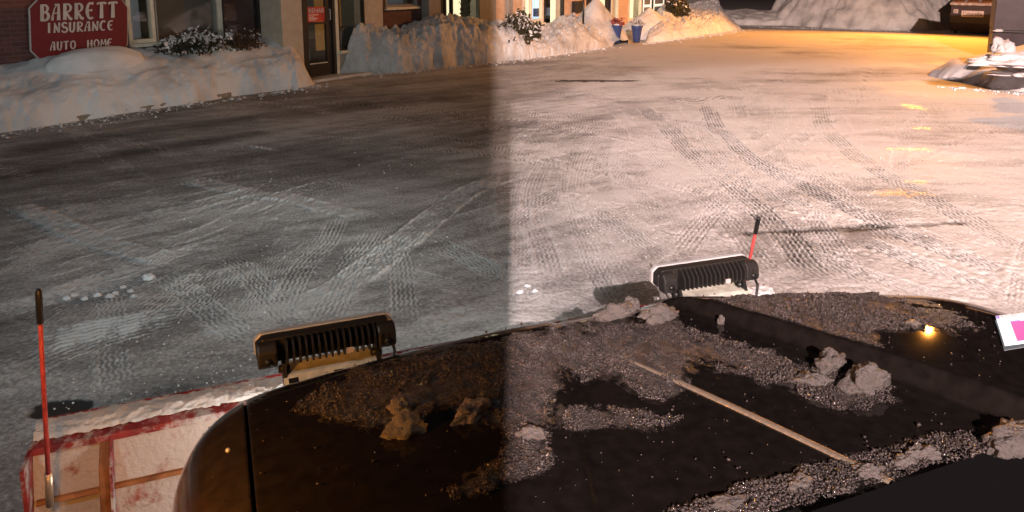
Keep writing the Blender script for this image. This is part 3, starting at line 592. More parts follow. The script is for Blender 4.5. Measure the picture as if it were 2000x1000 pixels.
# peaked heap behind the sign post, and the pale heap behind the pots
def heap(label, px0, px1, pyb, h_, seed, mt, w0=.1, w1=1.4, cat='snow heap', nm='snow_heap', lump=.06):
    k0, k1 = K(px0, .7), K(px1, .7); n_ = 90; a = np.linspace(0, 1, n_); A_, B_ = np.meshgrid(a, a)
    r_ = np.hypot((A_-.5)*2, (B_-.5)*2)*(1+.25*(fbm(A_*4, B_*4, 3, seed)-.5)); Z = h_*np.clip(1-r_, 0, 1)**.85+lump*lumps(A_*7, B_*7, seed)*np.clip(1.2-r_, 0, 1)+.08*(fbm(A_*9, B_*9, 4, seed)-.5)*np.clip(1.1-r_, 0, 1)+np.where(r_ < 1, .08, -.04)
    kx = k0+A_*(k1-k0); wx = w0+B_*(w1-w0)
    P = np.stack([WALL.o.x+WD.x*kx+WN.x*wx, WALL.o.y+WD.y*kx+WN.y*wx, Z], -1).reshape(-1, 3)
    o = link_mesh(nm, np_mesh(nm, P, grid_faces(n_, n_)), mt, smooth=True); return tag(o, label, cat)
heap('pointed grey snow heap behind the thin sign post', 1098, 1190, 60, 1.55, 31, M['snow_dirty'], .1, 1.9)
heap('pale blue white snow heap between the two blue pots', 1200, 1290, 50, 1.0, 37, M['snow'], .12, 2.1)

# far pile, small ridge, front right pile
def pile(label, cx, cy, rx, ry, rot, h_, seed, mt, nm='snow_pile', p=1.0, lump=.3, lf=3, nn=200, skew=0):
    a = np.linspace(-1.3, 1.3, nn); A_, B_ = np.meshgrid(a, a); r_ = np.hypot(A_, B_)*(1+.30*(fbm(A_*2+5, B_*2+5, 4, seed)-.5))
    base = np.clip(1-r_, 0, 1)**p; Z = h_*base+(lump*lumps(A_*rx*lf/2, B_*ry*lf/2, seed)+lump*1.2*(fbm(A_*rx*1.2, B_*ry*1.2, 5, seed+2)-.5)+lump*.5*(fbm(A_*rx*5, B_*ry*5, 4, seed+4)-.5))*np.clip(base*4, 0, 1)-.05*(r_ > 1)
    c, s_ = math.cos(rot), math.sin(rot); x = A_*rx; y = B_*ry
    P = np.stack([cx+x*c-y*s_, cy+x*s_+y*c, Z], -1).reshape(-1, 3)
    o = link_mesh(nm, np_mesh(nm, P, grid_faces(nn, nn)), mt, smooth=True); return tag(o, label, 'snow pile', 'snow piles across the lot')
pile('tall lumpy snow pile at the back of the lot, left of the bins', 17.9, 37.6, 4.7, 5.0, -.25, 4.6, 3, M['snow_dirty'], p=.75, nn=260)
pile('low rounded snow ridge beyond the end of the shops, in front of the dark', 12.2, 38.6, 5.2, 2.2, -.3, .62, 13, M['snow_dirty'], p=.4, lump=.12)
pile('smooth grey snow pile in the right foreground, below the near bin', 14.0, 16.0, 4.6, 2.3, 0, 1.3, 23, M['snow_grey'], p=.62, lump=.06, lf=2)
for (px_, py_, z_, sx, sy, sz, rt, lb) in ((1988, 122, .74, .62, .34, .15, -.2, 'flat topped snow slab on the grey pile, uppermost'), (2000, 142, .50, .5, .3, .12, -.3, 'flat snow slab lower down the front of the grey pile'), (1955, 104, .74, .22, .2, .26, .3, 'small pointed snow lump on top of the grey pile'))[:3]:
    x_, y_ = gp(px_, py_, z_); o = blob('snow_slab' if 'slab' in lb else 'snow_lump', (x_, y_, z_), (sx, sy, sz), M['snow_grey'], .6, 4, int(px_), rot=rt, freq=1.6); tag(o, lb, 'snow lump')

# ------------------------------------------------------------------ sign
SW = RW+.35
sg = thing('shop_sign', WALL(K(150, SW), SW, .5), 'dark red octagonal insurance sign with pale letters, standing in snow by the brick wall', 'sign')
def wpt(px, py, w=SW): return (K(px, w, py), zat(px, py, w))
outl = [wpt(*q) for q in ((83, 122), (236, 110), (250, 86), (250, 14), (237, -4), (74, -2), (57, 16), (60, 100))]
def inset(pts, d):
    cx = sum(p[0] for p in pts)/len(pts); cz = sum(p[1] for p in pts)/len(pts); return [(cx+(p[0]-cx)*(1-d), cz+(p[1]-cz)*(1-d)) for p in pts]
MB(WALL).prism(outl, SW-.05, SW-.006, 1).build('sign_edge', M['sign_white'], sg, bevel=.005)
MB(WALL).prism(inset(outl, .018), SW-.02, SW, 1).build('sign_board', M['sign_red'], sg)
for px_ in (95, 225): 
    k_ = K(px_, SW-.08); MB(WALL).box(k_-.04, k_+.04, SW-.12, SW-.052, 0, 1.6).build('post', M['dark_frame'], sg)
def arc(cx, cy, rx, ry, a0, a1, n_=14): return [(cx+rx*math.cos(R(a0+(a1-a0)*i/n_)), cy+ry*math.sin(R(a0+(a1-a0)*i/n_))) for i in range(n_+1)]
T_ = .17; t_ = .07
GL = {  # strokes: (points, start width, mid width, end width), cell about .62 wide, 1 high
 'B': [([(.14, .02), (.14, .98)], .2, .17, .2), ([(.02, .97)]+arc(.26, .74, .24, .23, 90, -90), .06, .15, .07), ([(.16, .52)]+arc(.28, .27, .28, .25, 90, -90)+[(.05, .02)], .07, .18, .08)],
 'A': [([(.06, .0), (.10, .35), (.22, .75), (.40, .98)], .15, .06, .05), ([(.48, 1.0), (.48, .0)], .10, .17, .2), ([(.12, .42), (.46, .46)], .05, .06, .05), ([(.2, .96), (.5, .97)], .07, .05, .07)],
 'R': [([(.14, .0), (.14, .98)], .2, .17, .18), ([(.02, .97)]+arc(.28, .73, .24, .24, 90, -90), .06, .15, .07), ([(.20, .5), (.34, .28), (.46, .08), (.62, .02)], .07, .14, .14)],
 'E': [(arc(.34, .5, .24, .49, 100, 260)+[(.5, .06)], .10, .18, .10), ([(.2, .97), (.52, .95)], .07, .08, .14), ([(.14, .52), (.44, .53)], .06, .06, .12)],
 'T': [([(.30, .0), (.30, .95)], .2, .16, .16), ([(.0, .88), (.12, .96), (.48, .97), (.60, .90)], .12, .08, .12)],
 'I': [([(.30, .02), (.30, .98)], .18, .15, .18), ([(.18, .97), (.42, .98)], .06, .07, .05)],
 'N': [([(.08, .0), (.10, .97)], .16, .09, .08), ([(.06, .98), (.28, .5), (.50, .03)], .10, .17, .14), ([(.54, .0), (.54, 1.0)], .07, .09, .16)],
 'S': [(arc(.32, .74, .22, .23, 20, 180)+arc(.32, .26, .26, .25, 110, -170), .12, .17, .12)],
 'U': [([(.10, 1.0), (.10, .4)]+arc(.31, .28, .21, .26, 180, 300)+[(.50, .3), (.52, 1.0)], .18, .12, .16)],
 'C': [(arc(.36, .5, .28, .48, 50, 300), .14, .18, .08)],
 'M': [([(.06, .0), (.14, .98)], .14, .10, .08), ([(.14, .97), (.34, .3)], .10, .14, .06), ([(.34, .3), (.54, .98)], .05, .07, .07), ([(.56, .98), (.64, .0)], .10, .16, .18)],
 'O': [(arc(.32, .5, .25, .46, 90, 450, 26), .13, .13, .13)],
 'H': [([(.12, .0), (.12, .98)], .18, .15, .16), ([(.52, .0), (.52, .98)], .17, .14, .17), ([(.14, .50), (.5, .53)], .06, .07, .06)]}
def word(s_, x0, x1, ya, yb, skew=.0):       # px corners: left bottom, right bottom rows and heights
    m = MB(WALL); n_ = len(s_); step = (x1-x0)/n_; lay = 0
    for i, ch in enumerate(s_):
        for pts, w0_, wm, w1_ in GL[ch]:
            lay += 1; d = .0006*lay; L_ = len(pts); left = []; right = []
            for j, p in enumerate(pts):
                q0 = Vector(pts[max(j-1, 0)]); q1 = Vector(pts[min(j+1, L_-1)]); tg = (q1-q0).normalized(); nn_ = Vector((-tg.y, tg.x)); u = j/(L_-1)
                wd = (w0_*(1-2*u)+wm*2*u if u < .5 else wm*(2-2*u)+w1_*(2*u-1))*.62
                left.append(Vector(p)+nn_*wd); right.append(Vector(p)-nn_*wd)
            def mp(q):
                px_ = x0+step*(i+q.x/.70*.94+.03); fr_ = (px_-x0)/(x1-x0); bot = ya[0]*(1-fr_)+ya[1]*fr_; top = yb[0]*(1-fr_)+yb[1]*fr_
                return wpt(px_, bot+(top-bot)*q.y, SW)
            if L_ == 2: pts_l = left+right[::-1]; segs = [[mp(q) for q in (left[0], left[1], right[1], right[0])]]
            else: segs = [[mp(q) for q in (left[j], left[j+1], right[j+1], right[j])] for j in range(L_-1)]
            nb = len(m.v)
            for sg_ in segs: m.poly([(p[0], SW+.006+d, p[1]) for p in sg_], [(0, 1, 2, 3)])
    return m
for wd_, a_ in (('BARRETT', (77, 232, (41, 34), (9, 3))), ('INSURANCE', (89, 223, (65, 58), (45, 40))), ('AUTO', (97, 149, (99, 95), (82, 79))), ('HOME', (169, 221, (94, 90), (78, 75)))):
    o = word(wd_, *a_).build('lettering', M['sign_white'], sg)
x_, y_, _ = WALL(K(178, SW+.28), SW+.30, 0); o = blob('snow_mound', (x_, y_, .80), (.90, .28, .27), M['snow'], .16, 4, 3, rot=math.atan2(WD.y, WD.x), freq=.7)
tag(o, 'smooth arched drift of snow covering the foot of the red sign', 'snow mound')

# ------------------------------------------------------------------ shrubs
def shrub(c, size, label, leafm, snowy, n_=1500, seed=0, rot=0, leaf=.03, group='shrubs along the shopfronts'):
    rs = np.random.default_rng(seed); t = thing('shrub', (c[0], c[1], 0), label, 'shrub', group); st = MB(); lf = MB(); sn = MB()
    cr, sr = math.cos(rot), math.sin(rot)
    for i in range(26):
        a = rs.uniform(0, 2*math.pi); rr_ = rs.uniform(.3, .95); x = math.cos(a)*rr_*size[0]; y = math.sin(a)*rr_*size[1]; zz = c[2]+rs.uniform(.2, 1)*size[2]
        st.tube([(c[0]+x*cr*.2, c[1]+y*.2, c[2]-.5), (c[0]+(x*cr-y*sr)*.6, c[1]+(x*sr+y*cr)*.6, c[2]+(zz-c[2])*.5), (c[0]+x*cr-y*sr, c[1]+x*sr+y*cr, zz)], [.018, .01, .003], 5)
    k = 0
    while k < n_:
        p = rs.normal(size=3); p /= np.linalg.norm(p); p[2] = abs(p[2])*1.0-.15*rs.random(); r_ = rs.uniform(.45, 1.0)
        q_ = p*r_; dens = noise.fractal(Vector((q_[0]*2.2+seed, q_[1]*2.2, q_[2]*2.2)), .9, 2, 3)
        if dens < -.12 and r_ > .6: continue
        s_ = leaf*rs.uniform(.6, 1.5); x, y, z_ = q_[0]*size[0]*(1+dens*.25), q_[1]*size[1]*(1+dens*.25), q_[2]*size[2]*(1+dens*.35)
        P = Vector((c[0]+x*cr-y*sr, c[1]+x*sr+y*cr, c[2]+z_)); u = Vector(rs.normal(size=3)).normalized(); v = u.orthogonal().normalized()
        tgt = lf
        if rs.random() < snowy*(.4+.9*(q_[2] > .35)) and dens > -.02: tgt = sn; s_ *= 1.5
        tgt.poly([tuple(P-u*s_), tuple(P-v*s_*.55), tuple(P+u*s_), tuple(P+v*s_*.55)], [(0, 1, 2, 3)]); k += 1
    st.build('stems', M['twig'], t); lf.build('foliage', leafm, t)
    if sn.v: sn.build('snow_dusting', M['snow'], t)
def at_w(px, w, py=70): k_ = K(px, w, py); p = WALL(k_, w, 0); return p
WR = math.atan2(WD.y, WD.x)
p = at_w(385, -.15); shrub((p[0], p[1], .86), (.82, .36, .42), 'dark shrub dusted with snow left of centre of the first bank, beside the brown shrub', M['leaf'], .40, 2600, 1, WR, .026)
p = at_w(475, -.15); shrub((p[0], p[1], .84), (.52, .30, .42), 'bare brown shrub beside the grey pillar', M['twig'], .06, 1700, 2, WR, .02)
p = at_w(1012, 1.12); shrub((p[0], p[1], .50), (1.0, .5, .78), 'dense dark shrub standing on the bank in front of the tan wall', M['leaf'], .12, 5200, 3, WR, .042)
p = at_w(1322, 1.25); shrub((p[0], p[1], .75), (1.0, .45, .85), 'dark round shrub on the far orange lit bank near the end wall', M['leaf'], .05, 3800, 4, WR, .05)

# ------------------------------------------------------------------ pots, sign post
def pot(px, pyb, w_px, h_px, label, flowers, seed):
    x, y = gp(px, pyb, .08); sc = y/F; r_ = w_px*sc/2; h_ = h_px*sc; rs = random.Random(seed)
    t = thing('planter', (x, y, .08), label, 'planter', 'blue planters by the second door')
    MB().lathe((x, y, .08), [(0, .0), (r_*.6, 0), (r_*.68, h_*.3), (r_*.9, h_*.85), (r_*1.02, h_*.93), (r_*1.02, h_), (r_*.9, h_), (r_*.85, h_*.9), (0, h_*.9)], 24).build('pot', M['pot'], t, True)
    MB().lathe((x, y, .08+h_*.9), [(r_*.9, 0), (r_*.7, h_*.14), (r_*.3, h_*.2), (0, h_*.22)], 16).build('snow_cap', M['snow'], t, True)
    s_ = MB(); g_ = MB()
    for i in range(34):
        a = rs.uniform(0, 6.28); l = rs.uniform(.4, 1.25)*r_; zz = .08+h_+rs.uniform(.0, .35)*h_
        s_.tube([(x, y, .08+h_*.9), (x+math.cos(a)*l*.6, y+math.sin(a)*l*.6, zz+.05), (x+math.cos(a)*l, y+math.sin(a)*l, zz)], [.008, .006, .004], 4)
        for j in range(3):
            q_ = Vector((x+math.cos(a)*l+rs.uniform(-.05, .05), y+math.sin(a)*l+rs.uniform(-.05, .05), zz+rs.uniform(-.04, .05))); u = Vector((rs.gauss(0, 1), rs.gauss(0, 1), rs.gauss(0, 1))).normalized(); v = u.orthogonal(); f_ = .045
            g_.poly([tuple(q_-u*f_), tuple(q_-v*f_*.7), tuple(q_+u*f_), tuple(q_+v*f_*.7)], [(0, 1, 2, 3)])
    s_.build('stems', M['twig'], t); g_.build('flowers', flowers, t)
pot(1204, 83, 22, 34, 'dark blue planter with dead red flowers at the edge of the cut snow bank', M['petal'], 4)
pot(1243, 83, 23, 33, 'glazed blue planter topped with snow and pale stems in front of the pale heap', M['snow_dirty'], 8)
p = at_w(1139, 1.25); sp = thing('sign_post', (p[0], p[1], .4), 'thin dark post with a pale notice, in the snow by the second door', 'sign post')
MB().tube([(p[0], p[1], .3), (p[0], p[1], 2.1)], .03, 8).build('post', M['dark_frame'], sp, True)
MB(Frame((p[0], p[1], 0), WD, WN)).box(-.13, .13, .032, .05, 1.62, 1.95).build('plate', M['label'], sp, bevel=.005)

# ------------------------------------------------------------------ dumpsters
def dumpster(px0, px1, pyb, wdt, zt, label, detail, name='dumpster'):
    x0, y0 = gp(px0, pyb, .10); x1, y1 = gp(px1, pyb+4, .10) if wdt is None else (x0+wdt*math.cos(R(30)), y0-math.sin(R(30))*wdt)
    e1 = Vector((x1-x0, y1-y0, 0)); L_ = e1.length; e1.normalize(); e2 = Vector((-e1.y, e1.x, 0)); fr = Frame((x0, y0, .10), e1, e2)
    t = thing(name, (x0, y0, .1), label, 'dumpster', 'waste bins at the right'); return t, fr, L_
t, fr, L_ = dumpster(1853, 1934, 60, None, 1.2, 'smaller waste bin with tan ribbed lid and pale name plate, beyond the large bin', 0)
D = 1.5; zf = 1.12
MB(fr).prism([(.12, 0), (D, 0), (D, 1.55), (0, zf), (0, .35)], 0, L_, 0).build('body', M['dump'], t, bevel=.01)
m = MB(fr); m.box(-.04, L_+.04, -.05, .02, zf-.05, zf+.03); m.build('rim', M['lid'], t, bevel=.01)
def ramp(b_): return zf+.035+(1.62-zf)*b_/D
MB(fr).prism([(-.06, ramp(-.06)), (D, ramp(D)), (D, ramp(D)+.03), (-.06, ramp(-.06)+.03)], -.02, L_+.02, 0).build('lid', M['lid'], t)
for i in range(14):
    a_ = .1+i*(L_-.2)/13
    if i%5 != 4: MB(fr).prism([(-.02, ramp(-.02)+.03), (D-.05, ramp(D-.05)+.03), (D-.05, ramp(D-.05)+.09), (-.02, ramp(-.02)+.09)], a_-.03, a_+.03, 0).build('lid_rib', M['rust'], t)
for a0_ in (-.16, L_+.002): MB(fr).box(a0_, a0_+.155, .3, 1.1, .55, .75).build('fork_pocket', M['dump'], t, bevel=.01)
ppm = L_/81.0
nz = lambda py_: zf*(60-py_)/50.0
lb = MB(fr).box(22*ppm, 65*ppm, -.012, -.003, nz(33), nz(22)).build('name_plate', M['label'], t, bevel=.004)
text('Cumarelba', 'lettering', M['dark_frame'], lb, fr, 25*ppm, 62*ppm, -.016, nz(31), nz(24), .002)
MB(fr).box(6*ppm, 15*ppm, -.012, -.003, nz(27), nz(20)).build('small_label', M['label'], t, bevel=.004)
text('#2', 'lettering', M['dark_frame'], t, fr, 7.5*ppm, 13*ppm, -.016, nz(26), nz(21), .002)
m = MB(fr)
for a_ in (.15, L_-.15): m.tube([(a_-.03, .3, -.02), (a_+.03, .3, -.02)], .09, 12)
m.build('casters', M['black'], t)
t, fr, L_ = dumpster(1934, 0, 112, 2.3, 2.2, 'large dark waste bin with a bright bar, at the right edge of the photo', 0)
hs = CH-(58+40)/F*21.6
MB(fr).prism([(.10, 0), (1.9, 0), (1.9, hs), (.0, hs)], 0, L_, 0).build('lower_body', M['dump'], t, bevel=.012)
MB(fr).prism([(-.12, hs+.012), (1.95, hs+.012), (1.95, 2.3), (-.2, 2.05)], -.01, L_+.02, 0).build('upper_body', M['dump'], t, bevel=.015)
MB(fr).box(-.02, L_+.02, -.135, -.02, hs-.025, hs+.008).build('ledge', M['dark_frame'], t)
MB(fr).prism([(-.25, 2.06), (1.95, 2.31), (1.95, 2.36), (-.25, 2.11)], -.05, L_+.06, 0).build('lid', M['lid'], t)
zb = CH-(25+40)/F*21.5; MB(fr).box(.66, 1.9, -.215, -.19, zb-.03, zb+.03).build('grab_bar', M['label'], t, bevel=.008)
for a_ in (.3, L_-.3): MB(fr).tube([(a_-.04, .4, -.03), (a_+.04, .4, -.03)], .08, 12).build('caster', M['black'], t)
o = blob('snow_lump', (*[q_ for q_ in fr(.12, -.1, 0)[:2]], hs+.10), (.12, .08, .05), M['snow'], .4, 3, 5); tag(o, 'little crust of snow on the ledge of the large bin', 'snow lump')

# sodium lamp pole at the back (its light reaches the lot), and the pole that carries the lot lamp
def lamp_pole(x, y, h_, dx, dy, label, glow):
    t = thing('lamp_post', (x, y, 0), label, 'street lamp', 'lamp posts round the lot')
    MB().tube([(x, y, 0), (x, y, h_+.6)], [.11, .07], 12).build('pole', M['dark_frame'], t, True)
    MB().tube([(x, y, h_+.45), (x+dx*.5, y+dy*.5, h_+.55), (x+dx*.85, y+dy*.85, h_+.45)], .035, 8).build('arm', M['dark_frame'], t, True)
    MB(Frame((x+dx, y+dy, 0), (1, 0, 0), (0, 1, 0))).box(-.3, .3, -.3, .3, h_+.28, h_+.42).build('lamp_head', M['dark_frame'], t, bevel=.03)
    MB(Frame((x+dx, y+dy, 0), (1, 0, 0), (0, 1, 0))).box(-.13, .13, -.13, .13, h_+.24, h_+.278).build('lens', glow, t)
M['sodium'] = mat('sodium_lens', (.9, .5, .2), .4, emit=(1, .45, .08), estr=45); M['warm'] = mat('warm_lens', (.9, .8, .7), .4, emit=(1, .75, .65), estr=12)
lamp_pole(21.8, 33.2, 6.85, -4.8, -4.0, 'dark pole with a sodium lamp behind the bins', M['sodium'])
lamp_pole(1.2, -15.4, 9.5, -1.2, .4, 'tall pole with a warm white lamp behind the truck', M['warm'])
lamp_pole(13.2, -6, 8.75, -1.2, 0, 'tall pole with a pinkish lamp, right of the added brick block', M['warm'])
# unseen block added behind the camera: its corner shades the left of the lot from the lot lamp
nb = thing('added_shade_block', (-6, -6, 0), 'unseen brick block added behind the truck to shade the left of the lot', 'building')
o = MB().box(-16, -.003, -8, -3.5, 0, 9.5).build('wall', M['brick_brown'], nb); MB().box(-16.2, -.003, -8.2, -3.4, 9.504, 9.8).build('roof', M['roof'], nb)
MB().box(-4.25, -3.75, -3.498, -3.1, 8.35, 8.7).build('fill_lamp_box', M['dark_frame'], nb, bevel=.03)  # housing made up for the added left fill
for i in range(4): MB().box(-14+i*3.4, -12.4+i*3.4, -3.498, -3.45, 1.2, 2.8).build('window', M['dark_frame'], nb)

# ------------------------------------------------------------------ the truck's nose
TRK = thing('pickup_truck', (TRUCK(1.0, 1.2, 0)[0], TRUCK(1.0, 1.2, 0)[1], 0), 'nose of a black pickup truck, its bonnet crusted with ice', 'truck')
CS, HWD, TFR = 1.13, 1.305, 2.07
def tfr(s): return TFR-.25*np.clip(s-1.2, 0, 3)**1.35
def step_s(t): return 1.655-.36*(t-1.0)                       # where the raised right section begins
def ztop(s, t):
    u = (t-.95)/1.1; z = 1.20-.050*np.clip(u, 0, 2)**2
    z = z-.055*sstep(1.15, 1.75, s)*np.clip(u, 0, 1.3)**2-.080*np.clip(np.abs(s-CS)-.30, 0, 2)**1.8
    z = z+.052*sstep(0, .045, s-step_s(t))*(1-.3*np.clip(u, 0, 1))
    z = z+.050*(1-sstep(-.045, 0, s-(2*CS-step_s(t))))*(1-.3*np.clip(u, 0, 1))*0.35
    return z
def body_z(s, t):
    z = ztop(s, t); rc = .30
    qx = np.maximum(np.abs(s-CS)-(HWD-rc), 0); qy = np.maximum(t-(tfr(s)-rc), 0); r_ = np.clip((qx**2.4+qy**2.4)**(1/2.4)/rc, 0, 1)
    return z-.26*(1-np.sqrt(np.clip(1-r_**4.0, 0, 1))), r_
def body_part(name, s0, s1, t0, t1, ns, ntt, mt, keep=None, parent=TRK):
    s = np.linspace(s0, s1, ns); t = np.linspace(t0, t1, ntt)
    S, T = np.meshgrid(s, t); # pull the outermost rows onto the rounded plan outline
    rc = .30; qx = np.maximum(np.abs(S-CS)-(HWD-rc), 0); qy = np.maximum(T-(tfr(S)-rc), 0); rr = (qx**2.4+qy**2.4)**(1/2.4); k_ = np.where(rr > rc*.9995, rc*.9995/np.maximum(rr, 1e-6), 1)
    S2 = CS+np.sign(S-CS)*(np.minimum(np.abs(S-CS), HWD-rc)+qx*k_); T2 = np.minimum(T, tfr(S)-rc)+qy*k_
    Z, _ = body_z(S2, T2); Z = np.where(k_ < 1, Z-(rr-rc)*3.0, Z)
    V_ = np.stack([TRUCK.o.x+TE.x*S2+TF.x*T2, TRUCK.o.y+TE.y*S2+TF.y*T2, Z], -1).reshape(-1, 3)
    me = np_mesh(name, V_, grid_faces(ns, ntt)); o = link_mesh(name, me, mt, parent, True); md = o.modifiers.new('thick', 'SOLIDIFY'); md.thickness = .004; md.offset = -1
    return o
body_part('bonnet', .020, 2.31, .99, 2.30, 280, 170, M['paint'])
body_part('wing', -.40, .012, .60, 2.30, 70, 170, M['paint']); body_part('wing', 2.32, 2.7, .60, 2.30, 60, 120, M['paint'])
for a_, b_ in ((.004, .028), (2.30, 2.33)):
    o = body_part('panel_gap', a_, b_, .99, 2.29, 5, 150, M['cowl']); o.data.transform(Matrix.Translation((0, 0, -.012)))
m = MB(TRUCK); m.prism([(.35, .98), (.985, 1.165), (.985, 1.11), (.35, .90)], .0, 2.12, 0); m.build('cowl', M['cowl'], TRK)
MB(TRUCK).box(.15, 1.95, 1.75, 1.98, .45, .80).build('grille', M['cowl'], TRK, bevel=.03)
for s_ in (.30, 1.80):
    MB(TRUCK).box(s_-.14, s_+.14, 2.0, 2.10, .66, .86).build('headlight', M['led'], TRK, bevel=.02)
    lamp('headlight_beam', 'SPOT', TRUCK(s_, 2.13, .76), 14, (1, .93, .86), TRUCK(s_-.2, 3, .66), .04, 165, .3)
MB(TRUCK).box(-.02, 2.1, 1.8, 2.1, .32, .44).build('bumper', M['cowl'], TRK, bevel=.04)
for s_ in (.1, 2.02):
    w_ = MB(TRUCK); w_.tube([(s_-.13, 1.05, .40), (s_+.13, 1.05, .40)], .40, 28); w_.build('wheel', M['black'], TRK, True)
def hood_pt(px, py):                          # point of the bonnet seen at an image position
    z = 1.15
    for _ in range(12):
        x, y = gp(px, py, z); s = x*TE.x+y*TE.y; t = x*TF.x+y*TF.y; zn = float(body_z(np.array(s), np.array(t))[0]); z = .5*z+.5*zn
    return x, y, z, s, t
def slush(m, n, L, b, tc):                    # wet grey slush film frozen under the grains
    a = n.new('ShaderNodeAttribute'); a.attribute_name = 'slush'; q = n.new('ShaderNodeTexNoise'); q.inputs['Scale'].default_value = 38; q.inputs['Detail'].default_value = 9; q.inputs['Roughness'].default_value = .7
    L.new(tc.outputs['Object'], q.inputs['Vector']); ad = n.new('ShaderNodeMath'); ad.operation = 'MULTIPLY_ADD'; L.new(q.outputs[0], ad.inputs[0]); ad.inputs[1].default_value = 1.1; L.new(a.outputs['Fac'], ad.inputs[2])
    mr = n.new('ShaderNodeMapRange'); mr.inputs[1].default_value = .86; mr.inputs[2].default_value = 1.25; L.new(ad.outputs[0], mr.inputs[0])
    src = b.inputs['Base Color'].links[0].from_socket; x = n.new('ShaderNodeMix'); x.data_type = 'RGBA'; L.new(mr.outputs[0], x.inputs[0]); L.new(src, x.inputs[6]); x.inputs[7].default_value = (.115, .10, .093, 1); L.new(x.outputs[2], b.inputs['Base Color'])
    ro = n.new('ShaderNodeMapRange'); ro.inputs[3].default_value = .04; ro.inputs[4].default_value = .38; L.new(mr.outputs[0], ro.inputs[0]); L.new(ro.outputs[0], b.inputs['Roughness'])
    q2 = n.new('ShaderNodeTexNoise'); q2.inputs['Scale'].default_value = 170; q2.inputs['Detail'].default_value = 5; L.new(tc.outputs['Object'], q2.inputs['Vector'])
    h = n.new('ShaderNodeMath'); h.operation = 'MULTIPLY'; L.new(q2.outputs[0], h.inputs[0]); L.new(mr.outputs[0], h.inputs[1])
    bp = n.new('ShaderNodeBump'); bp.inputs['Strength'].default_value = .9; bp.inputs['Distance'].default_value = .006; L.new(h.outputs[0], bp.inputs['Height']); L.new(bp.outputs[0], b.inputs['Normal'])
M['bonnet'] = mat('iced_bonnet_paint', (.012, .0098, .0085), .04, spec=.30, var=.3, vscale=30, extra=slush)
BON = bpy.data.objects['bonnet']; BON.data.materials[0] = M['bonnet']
# added metal strip standing in for light caught along the bonnet crease
a0 = hood_pt(1195, 690); a1 = hood_pt(1742, 944); ns = 60; vs = []; fs_ = []
for i in range(ns):
    u = i/(ns-1); s = a0[3]*(1-u)+a1[3]*u; t = a0[4]*(1-u)+a1[4]*u; tp = .35+.65*min(1, u*3)
    for k, (ds, dz) in enumerate(((-.0095, .000), (-.0065, .005), (0, .008), (.0065, .005), (.0095, .0))):
        z = float(body_z(np.array(s+ds*tp), np.array(t))[0])+dz*tp+.0005; vs.append(TRUCK(s+ds*tp, t, z))
for i in range(ns-1):
    for k in range(4): fs_.append((i*5+k, i*5+k+1, i*5+k+6, i*5+k+5))
link_mesh('crease_glint_strip', np_mesh('crease_glint_strip', vs, fs_), M['chrome'], TRK, True)
for px_, py_ in ((445, 880),):
    x, y, z, s, t = hood_pt(px_, py_); o = MB().lathe((x, y, z), [(0.006, 0), (.005, .004), (0, .006)], 10).build('screw', M['bezel'], TRK, True)

# wiper arm on the cowl
MB(TRUCK).tube([(1.2, .80, 1.11), (1.5, .70, 1.13), (1.95, .66, 1.15)], [.012, .009, .006], 6).build('wiper', M['cowl'], TRK, True)

